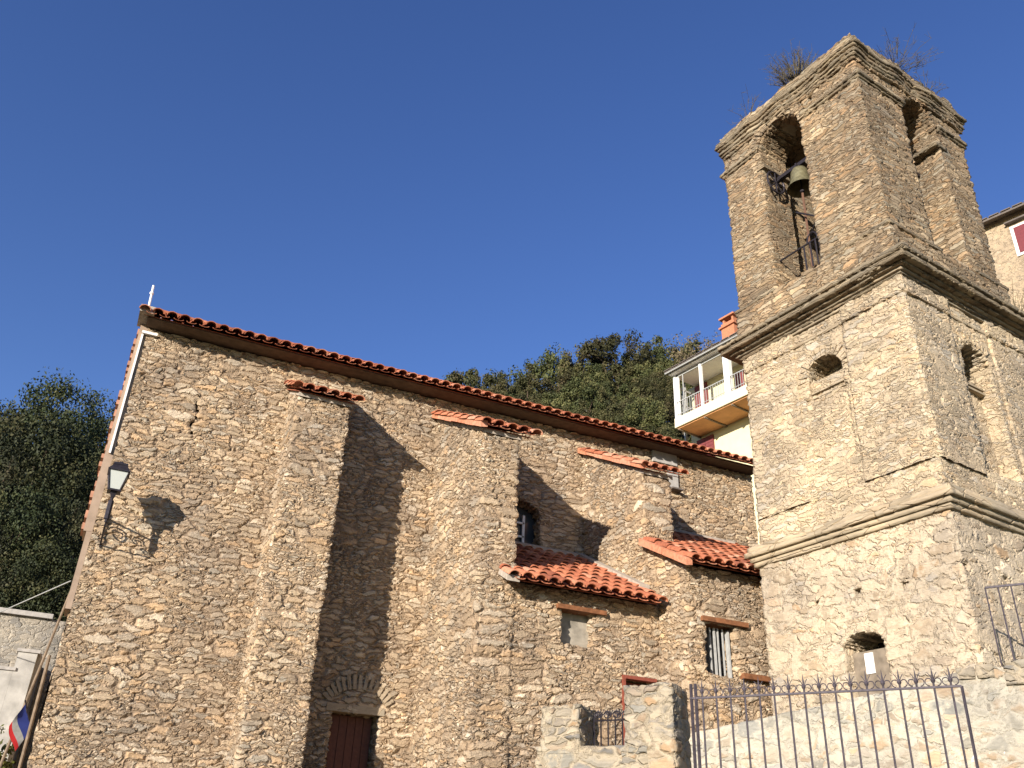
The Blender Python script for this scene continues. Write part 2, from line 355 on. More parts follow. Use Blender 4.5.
def tile_roof(name, o, X, U, width, length, parent, pitch=0.195, tl=0.42, over=0.34, verge=(0, 0), seed=1):
    rnd = random.Random(seed); m = MB()
    o = Vector(o); X = Vector(X).normalized(); U = Vector(U).normalized(); Nn = X.cross(U).normalized()
    if Nn.z < 0: Nn = -Nn
    nc = max(1, round(width/pitch)); pw = width/nc; nr = max(1, math.ceil((length-0.05)/over))
    for c in range(nc+1):
        for r_ in range(nr):
            col = min(1, max(0, rnd.gauss(0.45, 0.27)))
            j = Vector((rnd.uniform(-.006, .006), rnd.uniform(-.006, .006), rnd.uniform(-.003, .003)))
            L_ = min(tl, length-r_*over)
            sk = U*rnd.uniform(-.012, .012)
            if c < nc:   # pan (concave) between covers
                arc_tile(m, X, U, Nn, o+X*(pw*(c+0.5))+U*(r_*over)+sk+j+Nn*0.045, L_, pw*0.40, pw*0.36, -1, col, lift=0.010)
            arc_tile(m, X, U, Nn, o+X*(pw*c)+U*(r_*over-0.01)+sk+j+Nn*0.055, L_, pw*0.46, pw*0.36, 1, min(1, max(0, rnd.gauss(0.52, 0.27))), lift=0.022)
    # bedding board below
    e = [o+Nn*0.0+X*0+U*0.12, o+X*width+U*0.12, o+X*width+U*length, o+U*length]
    e2 = [p-Nn*0.012 for p in e]
    m.add([*e, *e2], [(0, 1, 2, 3), (7, 6, 5, 4), (0, 4, 5, 1), (1, 5, 6, 2), (2, 6, 7, 3), (3, 7, 4, 0)], 0.1)
    return m.build(name, M['tile'], parent)

# ------------------------------------------------------------ terrain
def terrain(x, y):
    az = x/max(y, 1)
    A = 12.0 + 20.5*max(0, min(1.1, az+0.1))
    if az < -0.1: A = max(9, 12.0+20*(az+0.1))
    t = max(0, min(1, (y-17)/(47-17))); f = t*t*(3-2*t)*0.55+t*0.45
    g = 0.0
    k = max(0, min(1, (y-9.0)/1.5)); g = 1.3*k*k*(3-2*k)
    kk = max(0, min(1, (x-11)/12)); side = 4*kk*kk*(3-2*kk)*max(0, min(1, (y-8)/8))
    return g + A*f + side*(1-f) + (noise.noise(Vector((x*.12, y*.12, 0)))*1.2*f)
m = MB(); m.sm = True
xs = [-900, -400, -200, -120, -80]+[-60+2*i for i in range(81)]+[110, 140, 200, 400, 900]
ys = [-900, -300, -100, -40, -10]+[0+0.5*i for i in range(24)]+[12+2*i for i in range(44)]+[110, 150, 250, 450, 900]
for y in ys:
    for x in xs: m.v.append((x, y, terrain(x, y) if y > 5 else 0.0))
n_ = len(xs)
for j in range(len(ys)-1):
    for i in range(n_-1): m.f.append([j*n_+i, j*n_+i+1, (j+1)*n_+i+1, (j+1)*n_+i]); m.c.append(.5)
gm, N, L, b = mat('ground_earth_and_leaf_litter', 1.0)
tc = N.new('ShaderNodeTexCoord'); no = N.new('ShaderNodeTexNoise'); no.inputs['Scale'].default_value = 0.9; no.inputs['Detail'].default_value = 8
L.new(tc.outputs['Object'], no.inputs['Vector']); rr = ramp(N, [(0.35, (0.035, 0.038, 0.016)), (0.55, (0.09, 0.07, 0.04)), (0.75, (0.11, 0.09, 0.06))]); L.new(no.outputs[0], rr.inputs[0]); L.new(rr.outputs[0], b.inputs['Base Color'])
m.build('hillside_ground', gm, kind='structure')

# ------------------------------------------------------------ church
CH = thing('church', 'long rubble stone church with terracotta roof edge and tall buttresses, filling the left and middle', 'church', (5, 16, 1.3))
XL, XR = -0.35, 11.05
EZ = 8.95
hl = [('F', lambda a, b: 7.15 < b < 7.72 and abs(a-0.60-0.025*math.sin(b*17)) < 0.03, 0.12, True),
      ('F', rect(3.25, 3.93, 1.2, 3.5), 0.3, True),
      ('F', arch(5.62, 6.42, 6.32, 6.95, 0.25), 0.35, True)]
wm = shell(XL, XR, 13.0, 21.0, 1.0, 8.70, 0.033, holes=hl, faces='F')
wm.build('wall', M['church'], CH)
# other walls of the nave (coarser, gables included)
m = shell(XL, XR, 13.03, 21.0, 1.0, 8.70, 0.12, faces='LRB')
m.build('rear_wall', M['church'], CH)
GMAT = plain('gable_rubble', (0.34, 0.26, 0.17), 0.95, 0.35, 7, bump=1.0)
m = MB()
for x, s_ in ((XL+0.02, -1), (XR-0.02, 1)):
    m.add([(x, 13.0, 8.68), (x, 21.0, 8.68), (x, 17.0, 10.7), (x-s_*0.5, 13.0, 8.68), (x-s_*0.5, 21.0, 8.68), (x-s_*0.5, 17.0, 10.7)],
          [(0, 1, 2), (5, 4, 3), (0, 3, 4, 1), (1, 4, 5, 2), (2, 5, 3, 0)])
    m.build('gable', GMAT, CH); m = MB()
rs = 0.545
ul = math.hypot(1, rs)
rf = tile_roof('roof', (XL-0.10, 12.58, EZ-0.25), (1, 0, 0), (0, 1, rs), XR-XL+0.16, 4.45*ul, CH, pitch=0.193, seed=3)
r2_ = tile_roof('roof', (XR+0.06, 21.42, EZ-0.25), (-1, 0, 0), (0, -1, rs), XR-XL+0.16, 4.45*ul, CH, pitch=0.193, tl=0.42, seed=4)
m = MB()
for i in range(30):
    x = XL-0.05+i*0.385
    arc_tile(m, Vector((0, 1, 0)), Vector((1, 0, 0)), Vector((0, 0, 1)), Vector((x, 17.0, EZ+4.42*rs-0.08)), 0.42, 0.13, 0.11, 1, random.random())
m.build('ridge', M['tile'], rf)
# eaves: two board courses and a slate bed
m = MB(); m.box(XL-0.04, XR+0.02, 12.70, 13.06, 8.725, 8.75)
m.build('eaves_cornice', M['board'], CH)
# white finial, end tile
m = MB(); m.tube([(-0.42, 12.98, 8.95), (-0.44, 12.98, 9.46)], 0.018, 8); m.tube([(-0.435, 12.98, 9.30), (-0.438, 12.98, 9.33)], 0.03, 8)
m.build('finial', M['white'], CH)
m = MB(); m.box(XL-0.17, XL+0.04, 12.60, 13.1, 8.755, 8.87); m.build('corner_stone', M['mort'], CH)
# facade mouldings seen edge-on at the left corner
m = MB()
m.box(XL-0.115, XL-0.002, 13.0, 13.5, 5.45, 8.75); m.build('corner_pilaster', M['plaster'], CH)
m = MB(); m.box(XL-0.075, XL-0.002, 13.003, 13.49, 4.4, 5.448)
m.build('corner_pilaster', M['plaster'], CH)
m = MB(); m.box(XL-0.07, XL-0.042, 12.965, 12.998, 6.6, 8.58); m.box(XL-0.07, XL+0.15, 12.93, 12.996, 8.58, 8.62); m.build('white_moulding', M['white'], CH)
m = MB()
rnd = random.Random(5)
z = 5.5
while z < 8.75:
    hh = rnd.uniform(0.10, 0.2); m.box(XL-0.115-rnd.uniform(0.015, 0.045), XL-0.113, 13.1, 13.45, z, z+hh*0.55, col=rnd.random()); z += hh
m.build('quoin_edge', M['brick'], CH)
# buttresses ------------------------------------------------
def slope_warp(z0, z1, y0, y1, zt0, zt1):
    def wf(x, y, z):
        t = (z-z0)/(z1-z0); yt = (y-y0)/(y1-y0); top = zt0+(zt1-zt0)*yt
        return (x, y, z0+(top-z0)*t)
    return wf
def buttress(x0, x1, yf, zf, zb, cx0, cx1, oy, seed, holes=(), foot=None, xw=None):
    base = slope_warp(1.0, zb, yf, 13.1, zf, zb)
    def wf(x, y, z):
        x, y, z = base(x, y, z)
        if foot and z < foot[0] and y < 12.9:
            t = max(0, min(1, (foot[0]-z)/0.12)); y -= foot[1]*t*(12.9-y)/(12.9-yf)
        if xw: x = xw(x, y, z)
        return (x, y, z)
    b_ = shell(x0, x1, yf, 13.1, 1.0, zb, 0.035, faces='LRFT', holes=holes, warp=wf).build('buttress', M['church'], CH)
    sl = (zb-zf)/(13.1-yf)
    c = tile_roof('coping', (cx0, yf-oy, zf-sl*oy+0.03), (1, 0, 0), (0, 1, sl), cx1-cx0, (13.02-(yf-oy))*math.hypot(1, sl), b_, pitch=0.185, seed=seed)
    mm_ = MB(); 
    T = lambda x, y, z: (x, y, zf+sl*(y-yf)+z)
    mm_.box(cx0+0.05, x1+0.03, yf-oy*0.25, 13.0, -0.05, 0.012, T=T); mm_.build('mortar_bed', M['mort'], b_)
    return b_
buttress(1.93, 2.70, 12.12, 7.78, 8.26, 1.86, 2.80, 0.16, 11, foot=(3.4, 0.12))
b2 = buttress(4.43, 4.95, 10.80, 7.22, 8.36, 4.36, 5.16, 0.14, 12, holes=[('L', blob(12.03, 4.24, 0.09), 0.3, True)])
b3 = buttress(7.24, 7.75, 11.06, 7.28, 8.34, 7.18, 7.90, 0.14, 13)
# mortar fillets on the verge (left) sides, and side tiles lying flat along the verges
def verge_tiles(parent, x, ya, za, yb, zb_, n, seed):
    rnd = random.Random(seed); m = MB(); A = Vector((x, ya, za)); B = Vector((x, yb, zb_)); d = (B-A)/n
    for i in range(n):
        p = A+d*i+Vector((rnd.uniform(-.01, .01), 0, rnd.uniform(-.008, .008)))
        q = p+d*0.97
        vs = [p, q, q+Vector((0, 0, 0.105)), p+Vector((0, 0, 0.105))]
        vs2 = [v+Vector((0.10, 0, 0.02)) for v in vs]
        m.add(vs+vs2, [(3, 2, 1, 0), (4, 5, 6, 7), (0, 1, 5, 4), (1, 2, 6, 5), (2, 3, 7, 6), (3, 0, 4, 7)], rnd.uniform(0.75, 1.0))
    m.build('verge_tile', M['tile'], parent)
verge_tiles(b2, 4.30, 10.68, 7.17, 12.98, 8.33, 7, 1)
verge_tiles(b3, 7.12, 10.94, 7.24, 12.98, 8.31, 7, 2)
# side chapels (annexes) -------------------------------------
an_sl = 0.52
def lean_warp(z0, z1, y0, y1, zt0, zt1): return slope_warp(z0, z1, y0, y1, zt0, zt1)
a1 = shell(4.90, 7.30, 10.81, 13.05, 1.0, 6.2, 0.035, faces='F', holes=[('F', rect(5.66, 6.19, 4.34*1.0, 4.80), 0.22, True), ('F', rect(6.62, 7.28, 1.0, 4.04), 0.25, True)],
           warp=None)
# rebuild with a true top height on the front only
a1 = shell(4.90, 7.30, 10.81, 13.05, 1.0, 5.06, 0.035, faces='F', holes=[('F', rect(5.66, 6.19, 4.34, 4.80), 0.22, True), ('F', rect(6.64, 7.28, 1.0, 4.00), 0.22, True)])
c1 = a1.build('side_chapel_wall', M['church'], CH)
ar1 = tile_roof('side_chapel_roof', (4.80, 10.48, 4.97), (1, 0, 0), (0, 1, an_sl), 2.30, 2.56*math.hypot(1, an_sl), CH, pitch=0.19, seed=21)
m = MB(); T = lambda x, y, z: (x, y, 5.0+an_sl*(y-10.5)+z)
m.box(4.72, 4.90, 10.50, 10.80, -0.03, 0.05, T=T); m.build('mortar_end', M['mort'], ar1)
for bb in ((7.08, 7.26, 11.0, 13.0, -0.02, 0.16), (4.96, 7.078, 12.86, 13.0, -0.02, 0.15)):
    m = MB(); m.box(*bb, T=T); m.build('flashing', M['mort'], ar1)
def y_fn(): pass
a2 = shell(7.27, 10.3, 10.10, 11.12, 1.0, 5.58, 0.035, faces='LF', holes=[('F', rect(7.52, 8.05, 4.05, 4.77), 0.3, True)],
           warp=lambda x, y, z: (x, y, z if z < 3.5 else 3.5+(z-3.5)*((5.50+(y-10.1)*an_sl)-3.5)/(5.58-3.5)))
c2 = a2.build('side_chapel_wall', M['church'], CH)
a2b = shell(7.8, 10.3, 10.16, 13.0, 1.0, 5.5, 0.15, faces='R', warp=slope_warp(1.0, 5.5, 10.1, 13.0, 5.45, 6.95)).build('side_chapel_end_wall', M['church'], CH)
ar2 = tile_roof('side_chapel_roof', (7.24, 9.84, 5.44), (1, 0, 0), (0, 1, an_sl), 3.2, 1.22*math.hypot(1, an_sl), CH, pitch=0.19, seed=22)
tile_roof('upper_tiles', (7.86, 10.86, 5.44+1.02*an_sl), (1, 0, 0), (0, 1, an_sl), 2.6, 2.18*math.hypot(1, an_sl), ar2, pitch=0.19, seed=23)
T2 = lambda x, y, z: (x, y, 5.44+an_sl*(y-9.84)+z)
m = MB(); m.box(7.8, 10.4, 12.86, 13.0, -0.02, 0.17, T=T2); m.build('flashing', M['mort'], ar2)
verge_tiles(ar2, 7.12, 9.86, 5.40, 11.05, 6.02, 4, 3)
# windows, doors
def window(name, fn, parent=CH):
    pass
d_ = MB(); d_.box(3.30, 3.90, 13.22, 13.26, 1.2, 3.49)
for i in range(5): d_.box(3.31+i*0.118, 3.31+i*0.118+0.108, 13.205, 13.219, 1.2, 3.47)
dr = d_.build('door', M['door'], CH)
m = MB(); m.box(3.16, 4.0, 12.975, 13.16, 3.50, 3.60); m.build('lintel', M['slit'], dr)
m = MB()
for i in range(15):      # relieving arch of upright stones above the door
    a = math.pi*(0.13+0.74*i/14); c = Vector((3.60, 12.99, 3.52)); 
    p = c+Vector((math.cos(a)*0.44, 0, math.sin(a)*0.30)); q = c+Vector((math.cos(a)*0.56, 0, math.sin(a)*0.50))
    m.bar(p, q, 0.05, 0.045)
m.build('relieving_arch', M['slit'], CH)
wi = MB()
wi.box(5.66, 5.70, 13.18, 13.22, 6.34, 7.0); wi.box(5.70, 6.20, 13.18, 13.22, 6.34, 6.38); wi.box(5.98, 6.01, 13.17, 13.22, 6.34, 7.0); wi.box(6.17, 6.21, 13.18, 13.22, 6.34, 7.0); wi.box(5.70, 6.2, 13.18, 13.22, 6.60, 6.63); wi.box(5.70, 6.2, 13.18, 13.22, 6.84, 6.87)
w1 = wi.build('window', M['white'], CH, label='small white framed window recessed above the side chapel roof')
m = MB(); m.box(5.60, 6.44, 13.24, 13.26, 6.3, 7.22); m.build('pane', M['wglass'], w1)
m = MB(); m.box(5.66, 6.19, 10.95, 10.97, 4.34, 4.80); w2 = m.build('window', plain('grey_board', (0.27, 0.24, 0.19), 0.9, 0.3, 9), CH, label='small window closed with a grey board below the side chapel eave')
m = MB(); m.box(5.60, 6.36, 10.735, 10.95, 4.79, 4.85); m.build('lintel', M['wood'], w2)
m = MB(); m.box(7.52, 8.05, 10.36, 10.38, 4.03, 4.74); w3 = m.build('window', M['wglass'], CH, label='barred window under a reddish timber lintel')
m = MB(); m.box(7.46, 8.23, 10.03, 10.36, 4.735, 4.80); m.build('lintel', M['wood'], w3)
for x, wd in ((7.585, .018), (7.685, .018), (7.76, .03), (7.82, .018), (7.90, .018)):
    m = MB(); m.box(x-wd/2, x+wd/2, 10.20, 10.22, 4.04, 4.70); m.build('bar', M['palebar'], w3)
m = MB(); m.box(7.965, 7.995, 10.18, 10.24, 4.04, 4.68); m.build('frame', M['palebar'], w3)
m = MB(); m.box(8.06, 8.60, 10.0, 10.2, 4.03, 4.10); m.build('timber_beam', M['wood'], CH)
m = MB(); m.box(6.62, 6.66, 10.76, 10.86, 1.3, 4.03); m.box(6.66, 7.16, 10.76, 10.86, 3.985, 4.03); m.box(6.70, 7.20, 10.95, 10.98, 1.3, 3.97)
m.build('door', M['redsteel'], CH, label='rust red steel door frame half hidden by the stone gate pillar')
m = MB(); m.box(8.72, 9.26, 12.95, 13.02, 8.50, 8.72); m.build('cement_patch', M['cement'], CH)
m = MB(); m.box(9.04, 9.25, 12.93, 13.02, 8.04, 8.36); m.build('cement_patch', M['cement'], CH)
m = MB(); m.box(9.05, 9.3, 12.84, 13.0, 7.98, 8.01); m.build('slate_ledge', M['slate'], CH)

# ------------------------------------------------------------ bell tower
dt = R(7.91); TO = Vector((8.557, 6.717, 0)); XD = Vector((math.cos(dt), math.sin(dt), 0)); YD = Vector((-math.sin(dt), math.cos(dt), 0))
SS = 2.91
def T(x, y, z): return TO+XD*x+YD*y+Vector((0, 0, z))
TW = thing('bell_tower', 'square three-stage rubble bell tower with arched belfry openings and layered slate cornices', 'bell tower', tuple(T(SS/2, SS/2, 1.3)))
st = 0.034
lowholes = [('L', arch(1.13, 1.72, 2.6, 4.17, 0.16), 0.55, False), ('L', blob(2.0, 4.79, .05), .12, True), ('L', blob(1.40, 4.79, .065), .14, True), ('L', blob(0.73, 4.73, .045), .06, True),
            ('F', blob(0.07, 4.80, .07), .14, True), ('F', blob(0.83, 4.81, .055), .12, True)]
shell(0, SS, 0, SS, 1.0, 5.50, st, holes=lowholes, faces='LFRB', T=T).build('lower_stage', M['tower_low'], TW)
m = MB(); m.box(0.16, 0.20, 1.0, 1.9, 2.4, 4.13, T=T)
bk = m.build('window', plain('tan_board', (0.19, 0.155, 0.115), 0.9, 0.3, 9), TW, label='arched opening low on the tower with dark soffit and pale lit back wall')
m = MB(); m.box(0.145, 0.158, 1.42, 1.54, 3.86, 4.10, T=T); m.build('painted_daylight_spot', M['white'], bk)  # white patch painted in for daylight showing through the opening
m = MB(); m.box(0.56, 2.2, 0.7, 2.2, 2.4, 5.4, T=T); m.build('painted_dark_core', M['black'], TW)  # black block added so the tower inside looks unlit
def voussoirs(m, face, ac, bs, r, rise, ln, n, wd, prd=0.015, a0=0.0, a1=math.pi, ins=0.0):
    for i in range(n):
        a = a0+(a1-a0)*(i+0.5)/n; l = ln*random.uniform(0.85, 1.12)
        p = (ac+math.cos(a)*(r+0.01), bs+math.sin(a)*(rise+0.01)); q = (ac+math.cos(a)*(r+l), bs+math.sin(a)*(rise+l))
        W3 = (lambda a_, b_, d_: T(ins+d_, a_, b_)) if face == 'L' else (lambda a_, b_, d_: T(a_, ins+d_, b_))
        nx_, nz_ = -math.sin(a), math.cos(a)
        vs = []
        pr_ = prd*random.uniform(0.5, 1.4)
        for d_ in (-pr_, 0.09):
            for (c_, s__) in ((p, -1), (p, 1), (q, 1), (q, -1)):
                k = wd/2*(1.0 if c_ is p else 1.25)
                vs.append(W3(c_[0]+nx_*k*s__, c_[1]+nz_*k*s__, d_))
        m.add(vs, [(0, 1, 2, 3), (7, 6, 5, 4), (0, 4, 5, 1), (1, 5, 6, 2), (2, 6, 7, 3), (3, 7, 4, 0)])
m = MB(); voussoirs(m, 'L', 1.425, 4.12, 0.32, 0.20, 0.24, 11, 0.05, a0=0.35, a1=math.pi-0.35, prd=0.004); m.build('window_arch', M['tower_low'], TW)
# string course
def ring(i, z0, z1, far=None, mt='string', name='string_course', step=0.05, nz=None):
    far = i if far is None else far
    return shell(i, SS-i, i, SS-far, z0, z1, step, faces='LFRBTD', T=T).build(name, M[mt], TW)
ring(-0.05, 5.47, 5.535); ring(-0.085, 5.537, 5.60, mt='string'); ring(-0.135, 5.602, 5.66); ring(-0.10, 5.662, 5.74)
# middle stage
def mid_warp(x, y, z):
    t = (z-5.7)/(8.6-5.7); k = 0.05*t
    return (x + k*(1 if x < SS/2 else -1), y+k*(1 if y < 0.8 else 0), z)
mh = [('L', arch(1.14, 1.76, 7.93, 7.96, 0.26), 0.36, True), ('L', rect(1.14, 1.76, 7.66, 7.93), 0.10, True), ('L', rect(1.12, 1.84, 6.55, 7.66), 0.05, True), ('L', blob(0.68, 7.05, .035), .1, True),
      ('F', arch(1.10, 1.86, 7.80, 7.95, 0.30), 0.42, True), ('F', rect(1.08, 1.84, 6.25, 7.80), 0.22, True),
      ('F', blob(0.6, 6.95, .04), .1, True), ('F', blob(0.25, 5.9, .04), .1, True)]
shell(0.03, SS-0.03, 0.03, SS-0.03, 5.70, 8.62, st, holes=mh, faces='LFRB', warp=mid_warp, T=T).build('middle_stage', M['tower_mid'], TW)
m = MB(); voussoirs(m, 'L', 1.45, 7.92, 0.31, 0.28, 0.16, 14, 0.045, ins=0.065); m.build('niche_arch', M['tower_mid'], TW)
m = MB(); voussoirs(m, 'F', 1.48, 7.95, 0.38, 0.30, 0.16, 14, 0.045, ins=0.06)
m.build('niche_arch', M['tower_mid'], TW)
for bb in ((0.10, 0.3, 1.13, 1.78, 7.645, 7.665), (0.12, 0.36, 1.14, 1.77, 7.735, 7.755), (1.1, 1.84, 0.20, 0.5, 7.60, 7.625), (1.1, 1.84, 0.215, 0.5, 7.68, 7.70)):
    m = MB(); m.box(*bb, T=T); m.build('niche_sill', M['string'], TW)
# shallow pilaster strips
for args in ((0.03, 0.0, 0.06, 1.04, 'L'), (0.03, 0.0, 1.92, SS-0.06, 'L'), (0.03, 0.0, 0.06, 1.0, 'F'), (0.03, 0.0, 1.95, SS-0.06, 'F')):
    f = args[4]
    if f == 'L': s_ = shell(0.0, 0.2, args[2], args[3], 6.15, 8.55, st, faces='LFBT', T=T, warp=lambda x, y, z: (x+0.05*(z-5.7)/2.9, y, z))
    else: s_ = shell(args[2], args[3], 0.0, 0.2, 6.15, 8.55, st, faces='LFRT', T=T, warp=lambda x, y, z: (x, y+0.05*(z-5.7)/2.9, z))
    s_.build('pilaster_strip', M['tower_mid'], TW)
# main cornice: astragal, frieze, slate layers stepping out
CR = [(0.055, 8.55, 8.60, 'string'), (0.07, 8.602, 8.76, 'tower_mid'), (0.03, 8.762, 8.80, 'string'), (0.0, 8.802, 8.84, 'slab'), (-0.04, 8.842, 8.875, 'string'),
      (-0.11, 8.877, 8.91, 'slab'), (-0.20, 8.912, 8.965, 'slab'), (-0.19, 8.967, 9.0, 'slab'), (-0.23, 9.002, 9.05, 'slab')]
for (i, z0, z1, mt) in CR: ring(i, z0, z1, mt=mt, name='cornice', step=0.045)
# pilaster break-outs of the frieze
for (a, b_) in ((0.04, 1.02), (1.90, SS-0.05)):
    shell(0.02, 0.3, a, b_, 8.55, 8.80, 0.04, faces='LFBTD', T=T).build('frieze_block', M['tower_mid'], TW)
    shell(a, b_, 0.02, 0.3, 8.55, 8.80, 0.04, faces='LFRTD', T=T).build('frieze_block', M['tower_mid'], TW)
# belfry plinth and body
P0, P1 = 0.05, SS+0.02
shell(P0, SS-P0, P0, P1, 9.04, 9.72, st, faces='LFRBT', T=T, holes=[('L', rect(1.20, 2.15, 9.70, 9.9), .5, True)]).build('belfry_plinth', M['tower_top'], TW)
for i_, z_ in ((0.03, 9.70),): shell(i_, 1.24, i_, 1.22, z_, z_+0.045, 0.05, faces='LFRBTD', T=T).build('plinth_moulding', M['slab'], TW); shell(i_, 1.24, 2.12, P1+.02, z_, z_+0.045, 0.05, faces='LFRBTD', T=T).build('plinth_moulding', M['slab'], TW); shell(2.0, SS-0.02, i_, 1.24, z_, z_+0.045, 0.05, faces='LFRBTD', T=T).build('plinth_moulding', M['slab'], TW)
b0, b1 = 0.11, SS-0.11
bF = SS-0.0
oz = 12.55
bh = [('L', arch(1.24, 2.12, 9.60, 12.60, 0.36), 0.62, False), ('F', arch(1.18, 2.04, 9.72, oz), 0.66, False),
      ('L', blob(0.98, 12.90, .06), .2, True), ('L', blob(1.35, 13.06, .04), .15, True)]
shell(b0, b1, b0, bF, 9.70, 13.10, st, holes=bh, faces='LFRB', T=T).build('belfry', M['tower_top'], TW)
# inner faces of the bell chamber (normals inwards)
ih = [('L', arch(1.24, 2.12, 9.60, 12.60, 0.36), 0.01, False), ('F', arch(1.18, 2.04, 9.72, oz), 0.01, False)]
inn = shell(b0+0.62, b1-0.60, b0+0.66, bF-0.60, 9.70, 13.0, 0.05, holes=ih, faces='LFRBT', T=T); inn.f = [f[::-1] for f in inn.f]
inn.build('bell_chamber', M['tower_top'], TW)
m = MB(); voussoirs(m, 'L', 1.68, 12.60, 0.44, 0.36, 0.17, 21, 0.042, prd=0.012, ins=b0-0.035); m.build('belfry_arch', M['tower_top'], TW)
m = MB(); voussoirs(m, 'F', 1.61, oz, 0.43, 0.43, 0.14, 17, 0.05, prd=0.01, ins=b0-0.02); m.build('belfry_arch', M['tower_top'], TW)
# impost/capital mouldings wrapping the piers
for (x0, x1, y0, y1) in ((0.0, 1.2, 0.0, 1.18), (0.0, 1.0, 2.16, bF+0.09), (2.08, b1+0.05, 0.0, 1.0), (2.0, b1+0.05, 2.2, bF+0.09)):
    a = b0-0.035
    shell(x0+a if x0 == 0 else x0, x1, y0+a if y0 == 0 else y0, y1-0.04, 12.60, 12.64, 0.05, faces='LFRBTD', T=T).build('capital', M['slab'], TW)
    a = b0-0.065
    shell(x0+a if x0 == 0 else x0, x1, y0+a if y0 == 0 else y0, y1, 12.642, 12.69, 0.05, faces='LFRBTD', T=T).build('capital', M['slab'], TW)
# small imposts inside the jambs
m = MB(); m.box(b0-0.02, 0.72, 2.05, 2.2, 12.22, 12.30, T=T); m.build('impost', M['slab'], TW)
for zz, o_ in ((12.20, 0.06),):
    shell(1.96-o_, 2.2, b0-0.03, 0.75, zz, zz+0.06, 0.05, faces='LFRTD', T=T).build('impost', M['slab'], TW)
# top cornice: thin slate courses, over the right face it breaks back between the piers
rnd = random.Random(9)
z = 12.98
layers = [(0.07, .05), (0.045, .05), (0.02, .045), (0.05, .05), (0.01, .05), (-0.02, .05), (0.0, .06), (0.03, .07), (0.06, .08), (0.12, .07)]
for (i, h_) in layers:
    def topw(x, y, zz, i=i): 
        v = noise.noise(Vector((x*2.3+3, y*2.3, i*9+zz*0.5)))*0.05
        return (x+v, y+v, zz+noise.noise(Vector((x*1.3, y*1.5, 4)))*0.07)
    shell(i, SS-i, i, bF+0.07-i, z, z+h_-0.003, 0.045, faces='LFRBTD', T=T, warp=topw).build('top_cornice', M['slab'] if i < 0.05 else M['tower_top'], TW)
    z += h_
ZT = z
# bells (hang in the tower, things of their own)
def bell(c, r, h, label, axis):
    t = thing('bell', label, 'bell', (c[0], c[1], c[2]), group='bells in the belfry')
    m = MB(); m.sm = True
    prof = [(r, 0), (r*0.985, 0.03*h), (r*0.86, 0.12*h), (r*0.74, 0.3*h), (r*0.66, 0.55*h), (r*0.60, 0.8*h), (r*0.48, 0.94*h), (r*0.2, h), (0.001, h)]
    m.lathe(c, prof, 24); m.lathe(c, [(r, 0), (r*0.9, 0.02), (r*0.62, h*0.5), (r*0.5, h*0.85), (0.001, h*0.9)][::-1], 24)
    m.build('bell_body', M['bronze'], t)
    m = MB(); m.tube([(c[0], c[1], c[2]+h*0.8), (c[0], c[1], c[2]-0.02)], 0.012); m.lathe((c[0], c[1], c[2]-0.05), [(0.001, -.04), (.035, -.02), (.04, 0), (.03, .03), (.001, .045)], 10); m.build('clapper', M['iron'], t)
    m = MB(); a = Vector(c)+Vector((0, 0, h+0.07)); m.bar(a-axis*0.52, a+axis*0.52, 0.07, 0.07)
    m.bar(Vector(c)+Vector((0.05, 0, h-0.01)), Vector(c)+Vector((0.05, 0, h+0.1)), 0.03); m.bar(Vector(c)-Vector((0.05, 0, -h+0.01)), Vector(c)+Vector((-0.05, 0, h+0.1)), 0.03)
    m.build('headstock', M['iron'], t)
    return t
bc = T(0.42, 1.62, 11.60)
bell(tuple(bc), 0.235, 0.42, 'bronze bell hanging in the wide lit belfry arch on the left', YD)
bc2 = T(1.55, 0.55, 11.45)
bell(tuple(bc2), 0.22, 0.40, 'dark bell glimpsed through the narrow shaded belfry opening on the right', XD)
# bell wheel and ironwork
WH = TW
m = MB(); c = T(0.30, 2.02, 11.95); pts = [c+YD*0.0+Vector((0, 0, 1))*math.sin(a)*0.22+XD*math.cos(a)*0.20 for a in [i*math.pi/8 for i in range(17)]]; m.tube(pts, 0.018)
for i in range(4):
    a = i*math.pi/4; v = Vector((0, 0, 1))*math.sin(a)*0.22+XD*math.cos(a)*0.20; m.tube([c-v, c+v], 0.012)
m.build('bell_wheel', M['iron'], WH)
m = MB(); m.tube([T(0.3, 1.55, 9.7), T(0.42, 1.62, 11.5)], 0.02); m.build('bell_rod', plain('rusty_rod', (0.13, 0.07, 0.045), 0.7, 0.2, 20), WH)
m = MB(); m.tube([T(0.25, 1.28, 10.35), T(0.25, 2.1, 10.35)], 0.016)
for yy in (1.33, 1.40, 1.5, 1.62): m.tube([T(0.25, yy, 9.7), T(0.25, yy, 10.35)], 0.014)
m.tube([T(0.3, 1.25, 10.95), T(0.6, 1.75, 10.7)], 0.014); m.tube([T(0.3, 1.25, 10.7), T(0.3, 1.7, 11.1)], 0.014)
m.tube([T(0.25, 1.45+0.1*math.cos(a), 10.35+0.16*math.sin(a)) for a in [i*math.pi/8 for i in range(9)]], 0.012)
m.build('guard_rail', M['iron'], WH)

